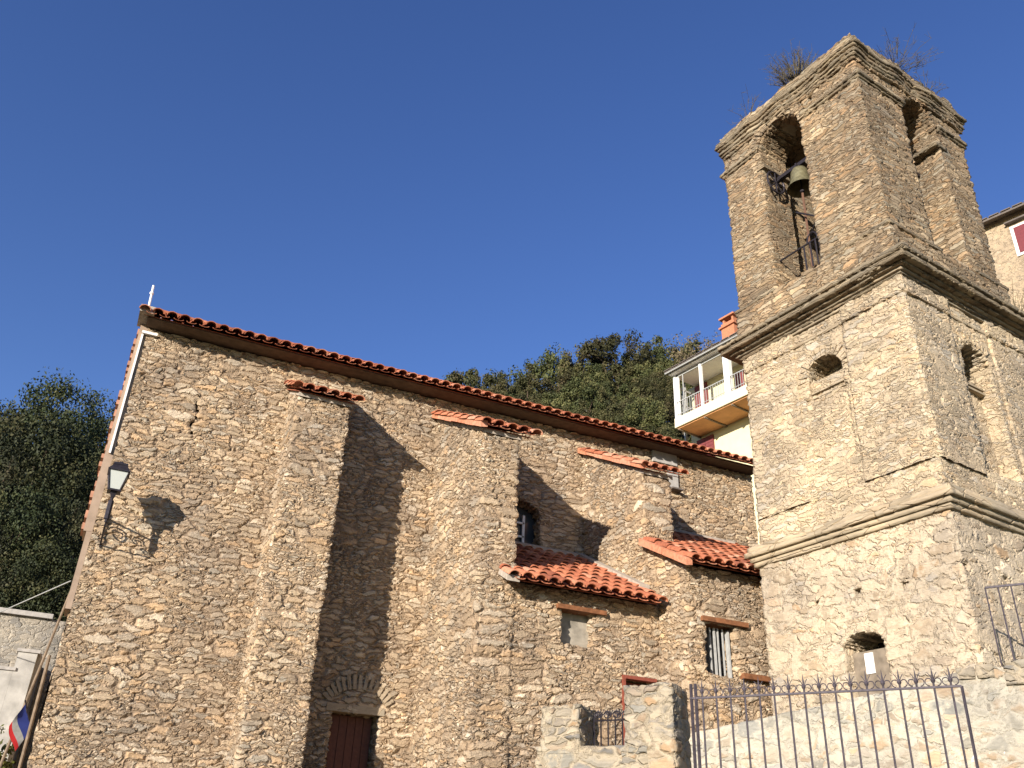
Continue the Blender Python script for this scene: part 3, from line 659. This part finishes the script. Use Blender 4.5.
# dry plants on the tower
def twigs(name, c, n, h, spread, seed, label, r=0.004):
    rnd = random.Random(seed); m = MB()
    for i in range(n):
        a = rnd.uniform(0, 2*math.pi); l = h*rnd.uniform(0.4, 1.0); sp_ = spread*rnd.uniform(0.1, 1)
        p = Vector(c)+Vector((math.cos(a), math.sin(a), 0))*spread*1.0*rnd.random(); d = Vector((math.cos(a)*sp_, math.sin(a)*sp_, l)); q = p+d*0.5+Vector((rnd.uniform(-.03, .03), rnd.uniform(-.03, .03), 0)); e = p+d+Vector((math.cos(a), math.sin(a), -0.3))*sp_*0.3
        m.tube([p, q, e], r*1.2, 3, r*0.5)
        for _ in range(5):
            t = rnd.uniform(0.3, 1); s0 = q.lerp(e, t) if rnd.random() > .4 else p.lerp(q, t); m.tube([s0, s0+Vector((rnd.uniform(-.1, .1), rnd.uniform(-.1, .1), rnd.uniform(0, .12)))], r*0.7, 3, r*0.3)
    o = m.build(name, M['twig'], None, label=label, cat='dry plant', group='dry plants on the belfry top'); return o
twigs('dry_weed', T(0.12, 1.2, ZT-0.05), 190, 0.44, 0.24, 1, 'largest brown dry weed tuft on the left top edge of the belfry', 0.0045)
twigs('dry_weed', T(0.15, 2.3, ZT-0.04), 22, 0.34, 0.3, 2, 'sparse dry stems near the far left corner of the belfry top')
twigs('dry_weed', T(1.25, 0.12, ZT-0.05), 90, 0.24, 0.36, 3, 'dry weed tuft over the middle of the belfry right face')
twigs('dry_weed', T(2.1, 0.12, ZT-0.04), 22, 0.26, 0.22, 4, 'small dry weed tuft near the right corner of the belfry top')
twigs('dry_weed', T(2.75, 0.02, 9.05), 60, 0.5, 0.3, 5, 'dry brown bush growing on the main cornice at the right')

# ------------------------------------------------------------ fence, pillars, retaining walls
FD = Vector((0.603, -0.798, 0)).normalized(); FN = Vector((-0.798, -0.603, 0)).normalized()
F0 = Vector((4.889, 6.676, 0))                  # left end of the fence rail in plan
PC = Vector((4.615, 6.707, 0))                  # right front corner of the big pillar in plan
def G(s, d, z): return PC+FD*s-FN*d+Vector((0, 0, z))    # s along wall, d behind the front plane
GW = thing('gate_wall', 'low mortared stone wall with two square gate pillars in front of the church', 'wall', tuple(G(-0.6, 0.2, 0)))
Tg = lambda x, y, z: G(x, y, z)
shell(-1.29, 0.0, 0.0, 0.42, 0.0, 2.605, 0.034, faces='LFRBT', T=Tg).build('wall', M['pointed'], GW)
shell(-0.445, -0.003, -0.004, 0.43, 2.55, 3.10, 0.034, faces='LFRBT', T=Tg).build('pillar', M['pointed'], GW, label='taller square stone pillar beside the railing')
shell(-1.24, -0.875, -0.004, 0.43, 2.55, 2.955, 0.034, faces='LFRBT', T=Tg).build('pillar', M['pointed'], GW, label='shorter square stone pillar left of the small gate')
GT = thing('scroll_gate', 'small iron gate with scrolled top between the two stone pillars', 'gate', tuple(G(-0.65, 0.3, 2.6)))
def scroll(m, c, U, V, r, turns=1.25, r_=0.006, hand=1, n=16):
    pts = []
    for i in range(n+1):
        a = turns*2*math.pi*i/n; q = r*(1-0.75*i/n); pts.append(c+U*math.cos(a)*q*hand+V*math.sin(a)*q)
    m.tube(pts, r_, 5)
Z = Vector((0, 0, 1))
m = MB()
for s_ in (-0.86, -0.79, -0.72, -0.65, -0.58, -0.51): m.tube([G(s_, 0.30, 2.6), G(s_, 0.30, 2.90)], 0.008, 5)
m.build('bars', M['iron'], GT)
m = MB(); m.tube([G(-0.87, 0.30, 2.86), G(-0.45, 0.30, 2.86)], 0.008, 5); m.build('rail', M['iron'], GT)
m = MB()
for s_ in (-0.82, -0.73, -0.64, -0.55): 
    scroll(m, G(s_, 0.30, 2.905), FD, Z, 0.042, hand=1); scroll(m, G(s_+0.02, 0.30, 2.905), FD, Z, 0.034, hand=-1)
    for k in range(5):
        a = R(30+30*k); m.tube([G(s_+0.03, 0.30, 2.90), G(s_+0.03, 0.30, 2.90)+FD*math.cos(a)*0.06+Z*math.sin(a)*0.06], 0.005, 4)
m.build('scrolls', M['iron'], GT)
# base wall under the long fence (its top just below the picture)
RW = thing('fence_base_wall', 'low stone base wall carrying the long spiked iron railing', 'wall', tuple(G(1.3, 0.3, 0)))
shell(0.0, 2.9, 0.08, 0.42, 0.0, 2.30, 0.05, faces='FBRT', T=Tg).build('wall', M['pointed'], RW)
FE = thing('iron_railing', 'long dark iron railing with spear tips and scrolls on the lower right', 'railing', tuple(F0+Vector((0, 0, 2.3))))
def Fp(s, z, d=0): return F0+FD*s-FN*d+Vector((0, 0, z))
Lf = 2.06
m = MB(); m.bar(Fp(-0.10, 3.0), Fp(Lf, 3.0), 0.022, 0.016); m.build('rail', M['greyiron'], FE)
m = MB(); m.bar(Fp(-0.10, 2.36), Fp(Lf+.05, 2.36), 0.022, 0.016); m.build('rail', M['greyiron'], FE)
for s_ in (-0.085, -0.045, Lf):
    m = MB(); m.bar(Fp(s_, 2.3), Fp(s_, 3.0+(0.0 if s_ > 0 else 0.12)), 0.016 if s_ > 0 else 0.02); m.build('post', M['greyiron'], FE)
for k in range(17):
    s_ = 0.012+k*0.1235
    m = MB(); m.tube([Fp(s_, 2.3), Fp(s_, 3.03)], 0.0085, 6)
    p = Fp(s_, 3.03); m.lathe(p, [(0.008, 0), (0.019, 0.02), (0.006, 0.045), (0.008, 0.06), (0.001, 0.125)], 6)
    for a in (-1, 1):
        m.tube([p+Z*0.015, p+FD*a*0.018+Z*0.06, p+FD*a*0.035+Z*0.085], 0.005, 4, 0.003)
    ba = m.build('spear_bar', M['greyiron'], FE)
    m = MB()
    for a in (-1, 1):
        pts = []
        for i in range(15):
            t = i/14; ang = -math.pi/2+t*math.pi*1.55; rr = 0.030*(1-0.45*max(0, t-0.5)*2)
            pts.append(p+FD*a*(0.028+math.cos(ang)*rr)+Z*(0.012+math.sin(ang)*rr))
        m.tube(pts, 0.0045, 4)
    m.build('scroll', M['greyiron'], ba)
# pale retaining wall behind, its top rising to the right
def Wp(s, d, z): return F0+FD*s-FN*(2.4+d)+Vector((0, 0, z))
def wtop(s):
    pts = [(-1.3, 3.0), (-0.93, 3.037), (0.087, 3.214), (1.335, 3.415), (1.97, 3.56), (2.43, 3.60), (6.0, 3.62)]
    for (a, za), (b_, zb_) in zip(pts, pts[1:]):
        if s <= b_: return za+(zb_-za)*max(0, (s-a))/(b_-a)
    return pts[-1][1]
RT = thing('retaining_wall', 'pale mortared rubble wall rising to the right behind the railing', 'wall', tuple(Wp(2, 0, 0)))
shell(-1.3, 4.6, 0.0, 0.35, 0.3, 3.3, 0.034, faces='LFRBT', warp=lambda s, d, z: (s, d, 0.3+(z-0.3)*(wtop(s)-0.3)/3.0), T=lambda x, y, z: Wp(x, y, z)).build('wall', M['retain'], RT)
m = MB(); 
ra = random.Random(4)
vs = []; 
for k in range(30):
    a = 2*math.pi*k/30; rr = 0.10*ra.uniform(.55, 1.25); vs.append(Wp(2.06+math.cos(a)*rr*2.0, 0.004, 2.80+math.sin(a)*rr*0.8+0.05*math.cos(a)))
vs2 = [v-FN*0.05 for v in vs]; m.add(vs+vs2, [tuple(range(30))]+[(k, (k+1) % 30, 30+(k+1) % 30, 30+k) for k in range(30)]); m.build('whitewash_patch', plain('limewash', (0.58, 0.56, 0.52), 0.95, 0.2, 22, bump=0.6), RT)
for (s_, wd, hh) in ((2.02, .16, .12), (2.20, .15, .13), (2.52, .30, .22)):
    b_ = shell(s_-wd/2, s_+wd/2, -0.03, 0.3, wtop(s_)-hh+0.04, wtop(s_)+0.03, 0.03, faces='LFRBTD', T=lambda x, y, z: Wp(x, y, z)); b_.build('coping_stone', M['pointed'], RT)
# upper handrail on the terrace
HR = thing('terrace_railing', 'plain thin iron railing on the wall top at the right edge', 'railing', tuple(Wp(2.5, 0.15, 3.6)))
q0 = 2.36
m = MB(); m.bar(Wp(q0, 0.02, 4.39), Wp(4.5, 0.02, 4.42), 0.018, 0.02); m.build('rail', M['greyiron'], HR)
for k in range(17):
    s_ = q0+k*0.119
    m = MB(); m.tube([Wp(s_, 0.02, 3.60), Wp(s_, 0.02, 4.39)], 0.008, 6); m.build('bar', M['greyiron'], HR)

# ------------------------------------------------------------ wall lantern
LP = thing('wall_lantern', 'black wall lantern with frosted panes on a scrolled bracket at the church corner', 'street lamp', (-0.2, 13.0, 5.4))
c = Vector((-0.212, 12.50, 5.90))
m = MB()
def frust(m, c, z0, z1, a, b_, n=4, rot=math.pi/4):
    vs = [(c.x+r_*math.cos(rot+2*math.pi*k/n), c.y+r_*math.sin(rot+2*math.pi*k/n), c.z+z) for z, r_ in ((z0, a), (z1, b_)) for k in range(n)]
    m.add(vs, [(0, 1, n+1, n), (1, 2, n+2, n+1), (2, 3, n+3, n+2), (3, 0, n, n+3), (3, 2, 1, 0), (n, n+1, n+2, n+3)])
frust(m, c, 0.0, 0.25, 0.095, 0.172); m.build('lamp_glass', M['lglass'], LP)
m = MB(); frust(m, c, 0.25, 0.27, 0.198, 0.198); frust(m, c, 0.27, 0.35, 0.185, 0.12); frust(m, c, 0.35, 0.38, 0.13, 0.125); frust(m, c, 0.39, 0.42, 0.05, 0.03); m.build('lamp_cap', M['iron'], LP)
m = MB()
for k in range(4):
    a = math.pi/4+k*math.pi/2; m.bar(c+Vector((math.cos(a)*0.098, math.sin(a)*0.098, 0)), c+Vector((math.cos(a)*0.175, math.sin(a)*0.175, 0.25)), 0.014)
frust(m, c, -0.02, 0.004, 0.12, 0.12); frust(m, c, -0.10, -0.02, 0.03, 0.06)
m.build('lamp_frame', M['iron'], LP)
m = MB(); pc = c-Vector((0, 0, 0.10)); m.tube([pc, Vector((c.x, c.y, 5.46))], 0.020, 8); m.tube([Vector((c.x, c.y, 5.76)), Vector((c.x, c.y, 5.50))], 0.036, 8)
wl = Vector((c.x, 12.985, 0))
m.bar(Vector((c.x, 12.965, 5.25)), Vector((c.x, 12.965, 5.72)), 0.022, 0.02)
m.tube([Vector((c.x, 12.5, 5.66)), Vector((c.x, 12.97, 5.66))], 0.014); m.tube([Vector((c.x, 12.5, 5.42)), Vector((c.x, 12.65, 5.38)), Vector((c.x, 12.8, 5.33)), Vector((c.x, 12.97, 5.28))], 0.012)
Y_ = Vector((0, 1, 0))
scroll(m, Vector((c.x, 12.84, 5.52)), Y_, Z, 0.10, 1.8, 0.010, n=28); scroll(m, Vector((c.x, 12.66, 5.55)), Y_, Z, 0.065, 1.5, 0.009, hand=-1, n=22); scroll(m, Vector((c.x, 12.57, 5.46)), Y_, Z, 0.035, 1.2, 0.008, n=14)
m.build('bracket', M['iron'], LP)

# ------------------------------------------------------------ yellow house behind
hd = Vector((0.18, -0.98, 0)).normalized()     # along the balcony front, coming nearer to the right
hn = Vector((-0.98, -0.18, 0))                 # facing left
H0 = Vector((17.15, 24.0, 0))
def Hp(s, d, z): return H0+hd*s-hn*d+Vector((0, 0, z))   # s along front, d back
HS = thing('yellow_house', 'tall cream rendered house with balcony loggia behind the church roof', 'house', tuple(Hp(3, 3, 4)))
def hbox(m, s0, s1, d0, d1, z0, z1, O=None, col=None): m.box(s0, s1, d0, d1, z0, z1, T=(lambda s, d, z: H0+hd*s-hn*d+Vector((0, 0, z))), col=col)
m = MB(); hbox(m, -0.35, 6.5, 1.2, 8, 1.5, 18.0); hbox(m, 3.9, 6.5, 0.0, 1.198, 1.5, 18.0); m.build('wall', M['cream'], HS)
m = MB(); hbox(m, 0, 3.9, 0, 1.198, 15.88, 16.25); bal = m.build('balcony', plain('balcony_slab_cream', (0.66, 0.59, 0.42), 0.9, 0.04, 5, bump=0.05), HS)
m = MB(); hbox(m, 0.06, 3.88, 0.08, 1.19, 15.84, 15.878)
m.build('soffit', M['orange'], bal)
m = MB()
for s_ in (0.1, 1.35, 2.6): hbox(m, s_, s_+0.05, 0.06, 1.19, 15.78, 15.838)
m.build('soffit_joist', M['pole'], bal)
for q in ((0.02, 0.12, 0.02, 0.12), (0.16, 0.24, 0.05, 0.12), (1.30, 1.39, 0.02, 0.12), (2.42, 2.66, 0.02, 0.2), (3.8, 3.9, 0.02, 0.15)):
    m = MB(); hbox(m, *q, 16.25, 17.98); m.build('post', M['white'], HS)
for q in ((0.0, 3.9, 0.05, 0.09, 17.90, 17.98), (0.45, 0.48, 0.05, 0.08, 16.25, 17.9), (0.0, 0.05, 0.1, 1.15, 17.55, 17.62), (0.0, 0.05, 0.1, 1.15, 16.9, 16.95), (0.0, 0.05, 0.6, 0.65, 16.25, 17.9)):
    m = MB(); hbox(m, *q); m.build('glazing_bar', M['palebar'], HS)
m = MB(); hbox(m, 0.04, 3.9, 0.03, 0.06, 16.86, 16.89); hbox(m, 0.04, 3.9, 0.03, 0.05, 16.36, 16.38)
for k in range(34): hbox(m, 0.08+k*0.112, 0.092+k*0.112, 0.035, 0.05, 16.25, 16.86)
m.build('railing', M['palebar'], bal)
m = MB(); hbox(m, 0.02, 0.62, 1.13, 1.198, 16.1, 18.02-0.1); m.build('shutter', M['shut'], HS)
m = MB(); hbox(m, 2.0, 2.35, 1.13, 1.198, 16.3, 17.7); m.build('shutter', M['shut'], HS)
m = MB(); hbox(m, -0.05, 0.34, 1.13, 1.198, 14.3, 15.72); hbox(m, 0.37, 0.74, 1.13, 1.198, 14.3, 15.72)
for k in range(10): hbox(m, -0.02, 0.72, 1.118, 1.128, 14.34+k*0.14, 14.40+k*0.14)
m.build('shutter', M['shut'], HS)
m = MB(); hbox(m, -0.02, 6.7, -0.18, 8, 18.0, 18.10); m.build('eaves', M['white'], HS)
m = MB()
Tr = lambda s, d, z: H0+hd*s-hn*d+Vector((0, 0, z+0.28*d))
m.box(-0.10, 6.9, -0.3, 8.2, 18.17, 18.22, T=Tr)
for k in range(18): m.box(-0.10+k*0.40, -0.10+k*0.40+0.33, -0.34, 8.2, 18.222, 18.25, T=Tr)
m.build('roof', M['slate'], HS)
m = MB(); hbox(m, -0.42, -0.36, 0.9, 1.0, 1.5, 18.0); m.tube([Hp(-0.1, -0.26, 18.06), Hp(6.8, -0.26, 18.06)], 0.04); m.build('gutter', M['palebar'], HS)
m = MB(); hbox(m, 1.75, 2.35, 0.9, 1.5, 18.2, 19.75); hbox(m, 1.68, 2.42, 0.83, 1.57, 19.55, 19.62); hbox(m, 1.8, 1.88, .95, 1.45, 19.75, 19.95); hbox(m, 2.22, 2.3, .95, 1.45, 19.75, 19.95); hbox(m, 1.7, 2.4, .85, 1.55, 19.95, 20.02); hbox(m, 1.95, 2.15, 1.1, 1.3, 20.02, 20.22)
m.build('chimney', plain('chimney_brick', (0.42, 0.17, 0.09), 0.9, 0.2, 20), HS)

# tan house behind the tower at the right edge
HB = thing('tan_house', 'tan rendered house with white framed red window behind the tower at the right edge', 'house', (28.5, 17, 6))
K0 = Vector((25.6, 20.0, 0)); kd = Vector((0.30, -0.954, 0)).normalized(); kn = Vector((-kd.y, kd.x, 0))*-1
if kn.x > 0: kn = -kn
Tk = lambda s, d, z: K0+kd*s-kn*d+Vector((0, 0, z))
shell(0, 9, 0, 7, 2.0, 23.62, 0.14, faces='LRFBT', T=Tk).build('wall', M['plaster2'] if 'plaster2' in M else M.setdefault('plaster2', stone('tan_render_over_stone', [(0.38, 0.30, 0.21), (0.31, 0.26, 0.195), (0.45, 0.36, 0.26)], (0.42, 0.335, 0.235), disp=0.03, mortfill=0.6)), HB)
m = MB(); Tk2 = lambda s, d, z: K0+kd*s-kn*d+Vector((0, 0, z+0.3*d)); m.box(-0.5, 9.4, -0.45, 7.4, 23.54, 23.64, T=Tk2)
for k in range(24): m.box(-0.5+k*0.41, -0.5+k*0.41+0.34, -0.5, 7.4, 23.642, 23.68, T=Tk2)
m.build('roof', M['slate'], HB)
m = MB(); m.box(4.05, 5.15, -0.06, 0.05, 21.7, 23.0, T=Tk); wq = m.build('window', M['white'], HB)
m = MB(); m.box(4.17, 5.03, -0.09, -0.062, 21.8, 22.9, T=Tk); m.build('shutter', plain('red_shutter', (0.15, 0.03, 0.035), 0.6, 0.1, 10), wq)
m = MB(); m.box(3.95, 5.3, -0.22, 0.05, 23.12, 23.18, T=Tk); m.build('window_hood', M['slate'], wq)

# ------------------------------------------------------------ trees
def make_tree_mesh(name, H, crown_r, crown_h, nclump, per, leaf, seed, mat_, shape='round', thin=1.0):
    rnd = random.Random(seed); m = MB(); cz = H-crown_h*0.5
    tk = MB(); tk.sm = True
    tips = []
    tk.tube([(0, 0, -1.5), (0.05, 0.03, H*0.25), (-0.04, 0.06, H*0.5), (0.05, 0, H*0.8)], 0.035*H*0.6, 8, 0.04)
    lumps = []
    for i in range(nclump):
        while True:
            p = Vector((rnd.uniform(-1, 1), rnd.uniform(-1, 1), rnd.uniform(-1, 1)))
            if 0.25 < p.length < 1.0: break
        zz = p.z; taper = 1.0
        if shape == 'cone': taper = max(0.12, 0.55-0.5*zz)
        else: taper = 1.0-0.25*max(0, zz)
        c = Vector((p.x*crown_r*taper, p.y*crown_r*taper, cz+zz*crown_h*0.5))
        c += Vector((noise.noise(c*0.9+Vector((seed, 0, 0))), noise.noise(c*0.9+Vector((0, seed, 0))), 0))*crown_r*0.25
        lr = crown_r*rnd.uniform(0.16, 0.30)
        lumps.append((c, lr)); b_ = rnd.uniform(0.1, 0.75)
        if i % 6 == 0: tk.tube([(0, 0, H*rnd.uniform(0.25, 0.7)), tuple(c*0.5+Vector((0, 0, c.z*0.42))), tuple(c)], 0.05, 5, 0.015)
        for k in range(per):
            q = Vector((rnd.gauss(0, 1), rnd.gauss(0, 1), rnd.gauss(0, 0.8)));
            q = q.normalized()*lr*rnd.random()**0.45
            n_ = Vector((rnd.uniform(-1, 1), rnd.uniform(-1, 1), rnd.uniform(-.6, 1))); n_ = (n_+q.normalized()*0.9).normalized()
            u = n_.cross(Vector((rnd.uniform(-1, 1), rnd.uniform(-1, 1), rnd.uniform(-1, 1)))).normalized(); v = n_.cross(u)
            l = leaf*rnd.uniform(0.6, 1.3); o = c+q
            m.add([o-u*l*0.5, o-v*l*0.28+u*l*.05, o+u*l*0.5, o+v*l*0.28+u*l*.05], [(0, 1, 2, 3)], min(1, max(0, b_+rnd.uniform(-.2, .25))))
    def me(mb, nm, mt):
        x = bpy.data.meshes.new(nm); x.from_pydata(mb.v, [], mb.f); at = x.attributes.new('var', 'FLOAT', 'FACE'); at.data.foreach_set('value', [float(c) for c in mb.c]); x.materials.append(mt); x.update(); return x
    return me(tk, name+'_trunk', M['bark']), me(m, name+'_crown', mat_), H
TM = [make_tree_mesh('oak', 7.0, 2.3, 5.2, 62, 150, 0.19, 1, M['leafsun']),
      make_tree_mesh('oak', 7.0, 1.9, 5.6, 56, 150, 0.19, 2, M['leafsun']),
      make_tree_mesh('oak', 7.0, 2.6, 4.8, 66, 150, 0.19, 3, M['leafsun']),
      make_tree_mesh('pine', 8.0, 1.9, 6.8, 64, 150, 0.19, 4, M['leafsun'], 'cone')]
TD = [make_tree_mesh('dry', 6.0, 2.0, 4.2, 46, 26, 0.16, 5, M['leafdry'])]
TB = [make_tree_mesh('bigoak', 9.0, 3.1, 7.4, 130, 190, 0.145, 6, M['leaf']), make_tree_mesh('bigoak', 9.0, 2.7, 7.8, 120, 190, 0.145, 7, M['leaf'])]
def place_tree(px, py, Y, proto, label, group, cat='tree', name='oak_tree', hmin=4.0, mul=1.0):
    """px,py only used to work out a bearing; the tree stands on the hillside at distance Y"""
    d = r2*((px-512)/895.4)-u2*((py-384)/895.4)+fwd
    X = d.x*Y/d.y; top = 1.6+d.z*Y/d.y; g = terrain(X, Y)
    h = top-g
    tk, cr_, H = proto
    hs = max(hmin, h)
    if h < hmin: g = top-hs
    s_ = hs/H
    t = thing(name, label, cat, (X, Y, g), group=group)
    for nm, me_ in (('trunk', tk), ('crown', cr_)):
        o = bpy.data.objects.new(nm, me_); COL.objects.link(o); o.parent = t
    sx = min(s_, 1.15)*mul*random.uniform(0.9, 1.15); t.scale = (sx, sx, s_); t.rotation_euler = (0, 0, random.uniform(0, 6.28))
    return t
random.seed(21)
sky_r = [(436, 379), (455, 374), (474, 371), (492, 369), (512, 372), (530, 366), (549, 357), (566, 353), (582, 347), (598, 343), (616, 336), (634, 352), (650, 345), (658, 338), (676, 352), (690, 346), (702, 342)]
tips_w = ['far left tip of the wooded ridge above the roof', 'low dark tree on the ridge left of centre', 'rounded green tree on the ridge above the roof middle', 'thin topped tree on the ridge', 'olive green tree in the low dip of the ridge', 'tree stepping up the ridge', 'narrow pointed tree on the rising ridge', 'spreading tree on the rising ridge', 'dense tree at the shoulder of the ridge', 'tall oak left of the ridge summit', 'highest oak crown of the wooded ridge', 'lower tree just right of the highest crown', 'broad tree on the ridge nearing the yellow house', 'pointed tree left of the yellow house', 'tree crown touching the yellow house eaves', 'crown behind the yellow house roof corner', 'crown behind the chimney of the yellow house']
GRP = 'oaks on the hillside behind the church'
for i, (px, py) in enumerate(sky_r):
    Y = 49+random.uniform(-2, 2)
    place_tree(px, py, Y, TM[[0, 3, 2, 1][i % 4]], tips_w[i], GRP, mul=0.85)
row = 'dark oak in the hillside mass between the church roof and the ridge'
for k, (dy, Yr, n) in enumerate(((17, 45, 19), (32, 41, 17), (50, 37, 15), (72, 33.5, 13))):
    for i in range(n):
        px = 436+(i+0.5)*(300/n)+random.uniform(-6, 6)
        base = min(sky_r, key=lambda q: abs(q[0]-px))[1]
        py = base+dy+random.uniform(-7, 7)
        if py > 318+(px-150)*0.248+45: continue
        place_tree(px, py, Yr+random.uniform(-1.5, 1.5), TM[random.randrange(4)], row, GRP, mul=0.9)
for (px, py, Y, lb) in ((712, 338, 44, 'sparse reddish brown tree right of the yellow house roof'), (690, 334, 47, 'leafless brownish tree on the ridge left of the chimney'), (744, 322, 45, 'dry brown tree between the chimney and the tower')):
    place_tree(px, py, Y, TD[0], lb, None, name='dry_tree', cat='tree')
GL = 'dark oaks left of the church'
left = [(72, 376, 33, 'tallest dark oak left of the church, its crown against the sky'), (30, 398, 34, 'rounded oak crown left of the tallest oak'), (2, 408, 32, 'oak crown cut by the left picture edge against the sky'), (106, 396, 36, 'oak crown beside the church corner against the sky'), (50, 420, 29, None), (12, 450, 28, None), (88, 440, 29, None), (118, 440, 34, None), (28, 490, 25.5, 'oak with sunlit crown at mid height on the left edge'), (72, 500, 26, None), (2, 520, 25, None), (98, 500, 29, None), (50, 545, 24.5, None), (10, 560, 24, None), (84, 560, 25, None), (-30, 470, 28, None), (-40, 420, 33, None), (64, 580, 23.8, None), (30, 575, 24, None)]
for i, (px, py, Y, lb) in enumerate(left):
    place_tree(px, py, Y, TB[i % 2], lb or 'dark oak crown within the shaded mass left of the church', GL, mul=0.75, hmin=5)
# ------------------------------------------------------------ things low on the left
FW = thing('terrace_wall', 'pale grey stone terrace wall below the dark oaks at the left edge', 'wall', (-2.5, 22.2, 1.5))
shell(-6, -0.6, 22.0, 22.5, 1.2, 6.05, 0.07, faces='LRFT').build('wall', M['farwall'], FW)
m = MB(); m.box(-6, -0.9, 21.9, 22.6, 6.06, 6.16); m.build('coping', M['cement'], FW)
SR = thing('outdoor_stairs', 'white concrete stairs with stepped parapet climbing the terrace wall on the left', 'stairs', (-1.8, 20.5, 2))
m = MB()
for k in range(9):
    x = -2.55+k*0.19; m.box(x, x+0.19, 20.3-0.0, 21.98, 1.2, 3.3+k*0.22)
m.build('steps', M['cement'], SR)
for k in range(5):
    m = MB(); x = -2.6+k*0.34; m.box(x-0.03, x+0.38, 19.97, 20.31, 3.55+k*0.36, 3.61+k*0.36); m.build('coping', M['cement'], SR)
m = MB()
for k in range(5):
    x = -2.6+k*0.34; m.box(x, x+0.34-0.002, 20.0, 20.28, 1.2, 3.548+k*0.36)
m.build('parapet', plain('pale_parapet', (0.38, 0.365, 0.33), 0.95, 0.3, 3.5, bump=0.8), SR)
PO = thing('leaning_pole', 'long weathered pole leaning along the church corner above the flag', 'pole', (-0.66, 14, 2.5))
m = MB(); m.tube([(-0.70, 14, 2.5), (-0.445, 14, 4.85)], 0.020, 8, 0.016); m.build('pole_shaft', M['pole'], PO)
PD = thing('drainpipe', 'brown upright pipe beside the lower church corner', 'pipe', (-0.45, 13.6, 1.3))
m = MB(); m.tube([(-0.44, 13.6, 1.3), (-0.47, 13.6, 3.9)], 0.022, 8); m.build('pipe', M['pole'], PD)
FL = thing('flag', 'small blue white and red flag hanging by the church corner', 'flag', (-0.5, 14, 3.1))
m = MB(); m.tube([(-0.46, 14.0, 3.02), (-0.62, 13.9, 3.36)], 0.009, 6); m.build('flag_staff', M['iron'], FL)
def cloth(a, b, n0, col, nm):
    m = MB(); m.sm = True; nx, nz = 10, 8
    for i in range(nx+1):
        for j in range(nz+1):
            u = a+(b-a)*i/nx; v = j/nz
            top = Vector((-0.60, 13.91, 3.33)).lerp(Vector((-0.47, 13.99, 3.04)), v)
            p = top+Vector((-0.12*u-0.02*math.sin(v*5), 0.03*math.sin(u*7+v*4), -0.30*u))
            m.v.append(tuple(p))
    for i in range(nx):
        for j in range(nz): a_ = i*(nz+1)+j; m.f.append([a_, a_+1, a_+nz+2, a_+nz+1]); m.c.append(.5)
    m.build(nm, col, FL)
cloth(0, 0.5, 0, M['blue'], 'blue_stripe'); cloth(0.5, 0.80, 0, M['palebar'], 'white_stripe'); cloth(0.80, 1.0, 0, M['red'], 'red_stripe')
WR = MB(); WR.tube([(-6, 22, 5.6), (-1.6, 18, 5.25), (-0.5, 14.5, 5.12)], 0.010, 5)
WR.build('overhead_wire', M['palebar'], None, label='thin pale cable strung in front of the dark oaks on the left', cat='cable')
bt, bc_, bh_ = make_tree_mesh('bush', 2.0, 0.8, 1.6, 50, 90, 0.10, 9, M['leafbush'])
t = thing('bush', 'bright yellow green bush at the bottom left corner', 'bush', (-0.92, 15.0, 1.75))
for nm, me_ in (('stem', bt), ('foliage', bc_)):
    o = bpy.data.objects.new(nm, me_); COL.objects.link(o); o.parent = t
t.scale = (0.55, 0.55, 0.66)
t = thing('creeper_bush', 'green creeper growing in the gap between the church end wall and the tower', 'bush', (11.4, 14.2, 5.0))
for nm, me_ in (('stem', bt), ('foliage', bc_)):
    o = bpy.data.objects.new(nm, me_); COL.objects.link(o); o.parent = t
t.scale = (0.45, 0.45, 1.75)
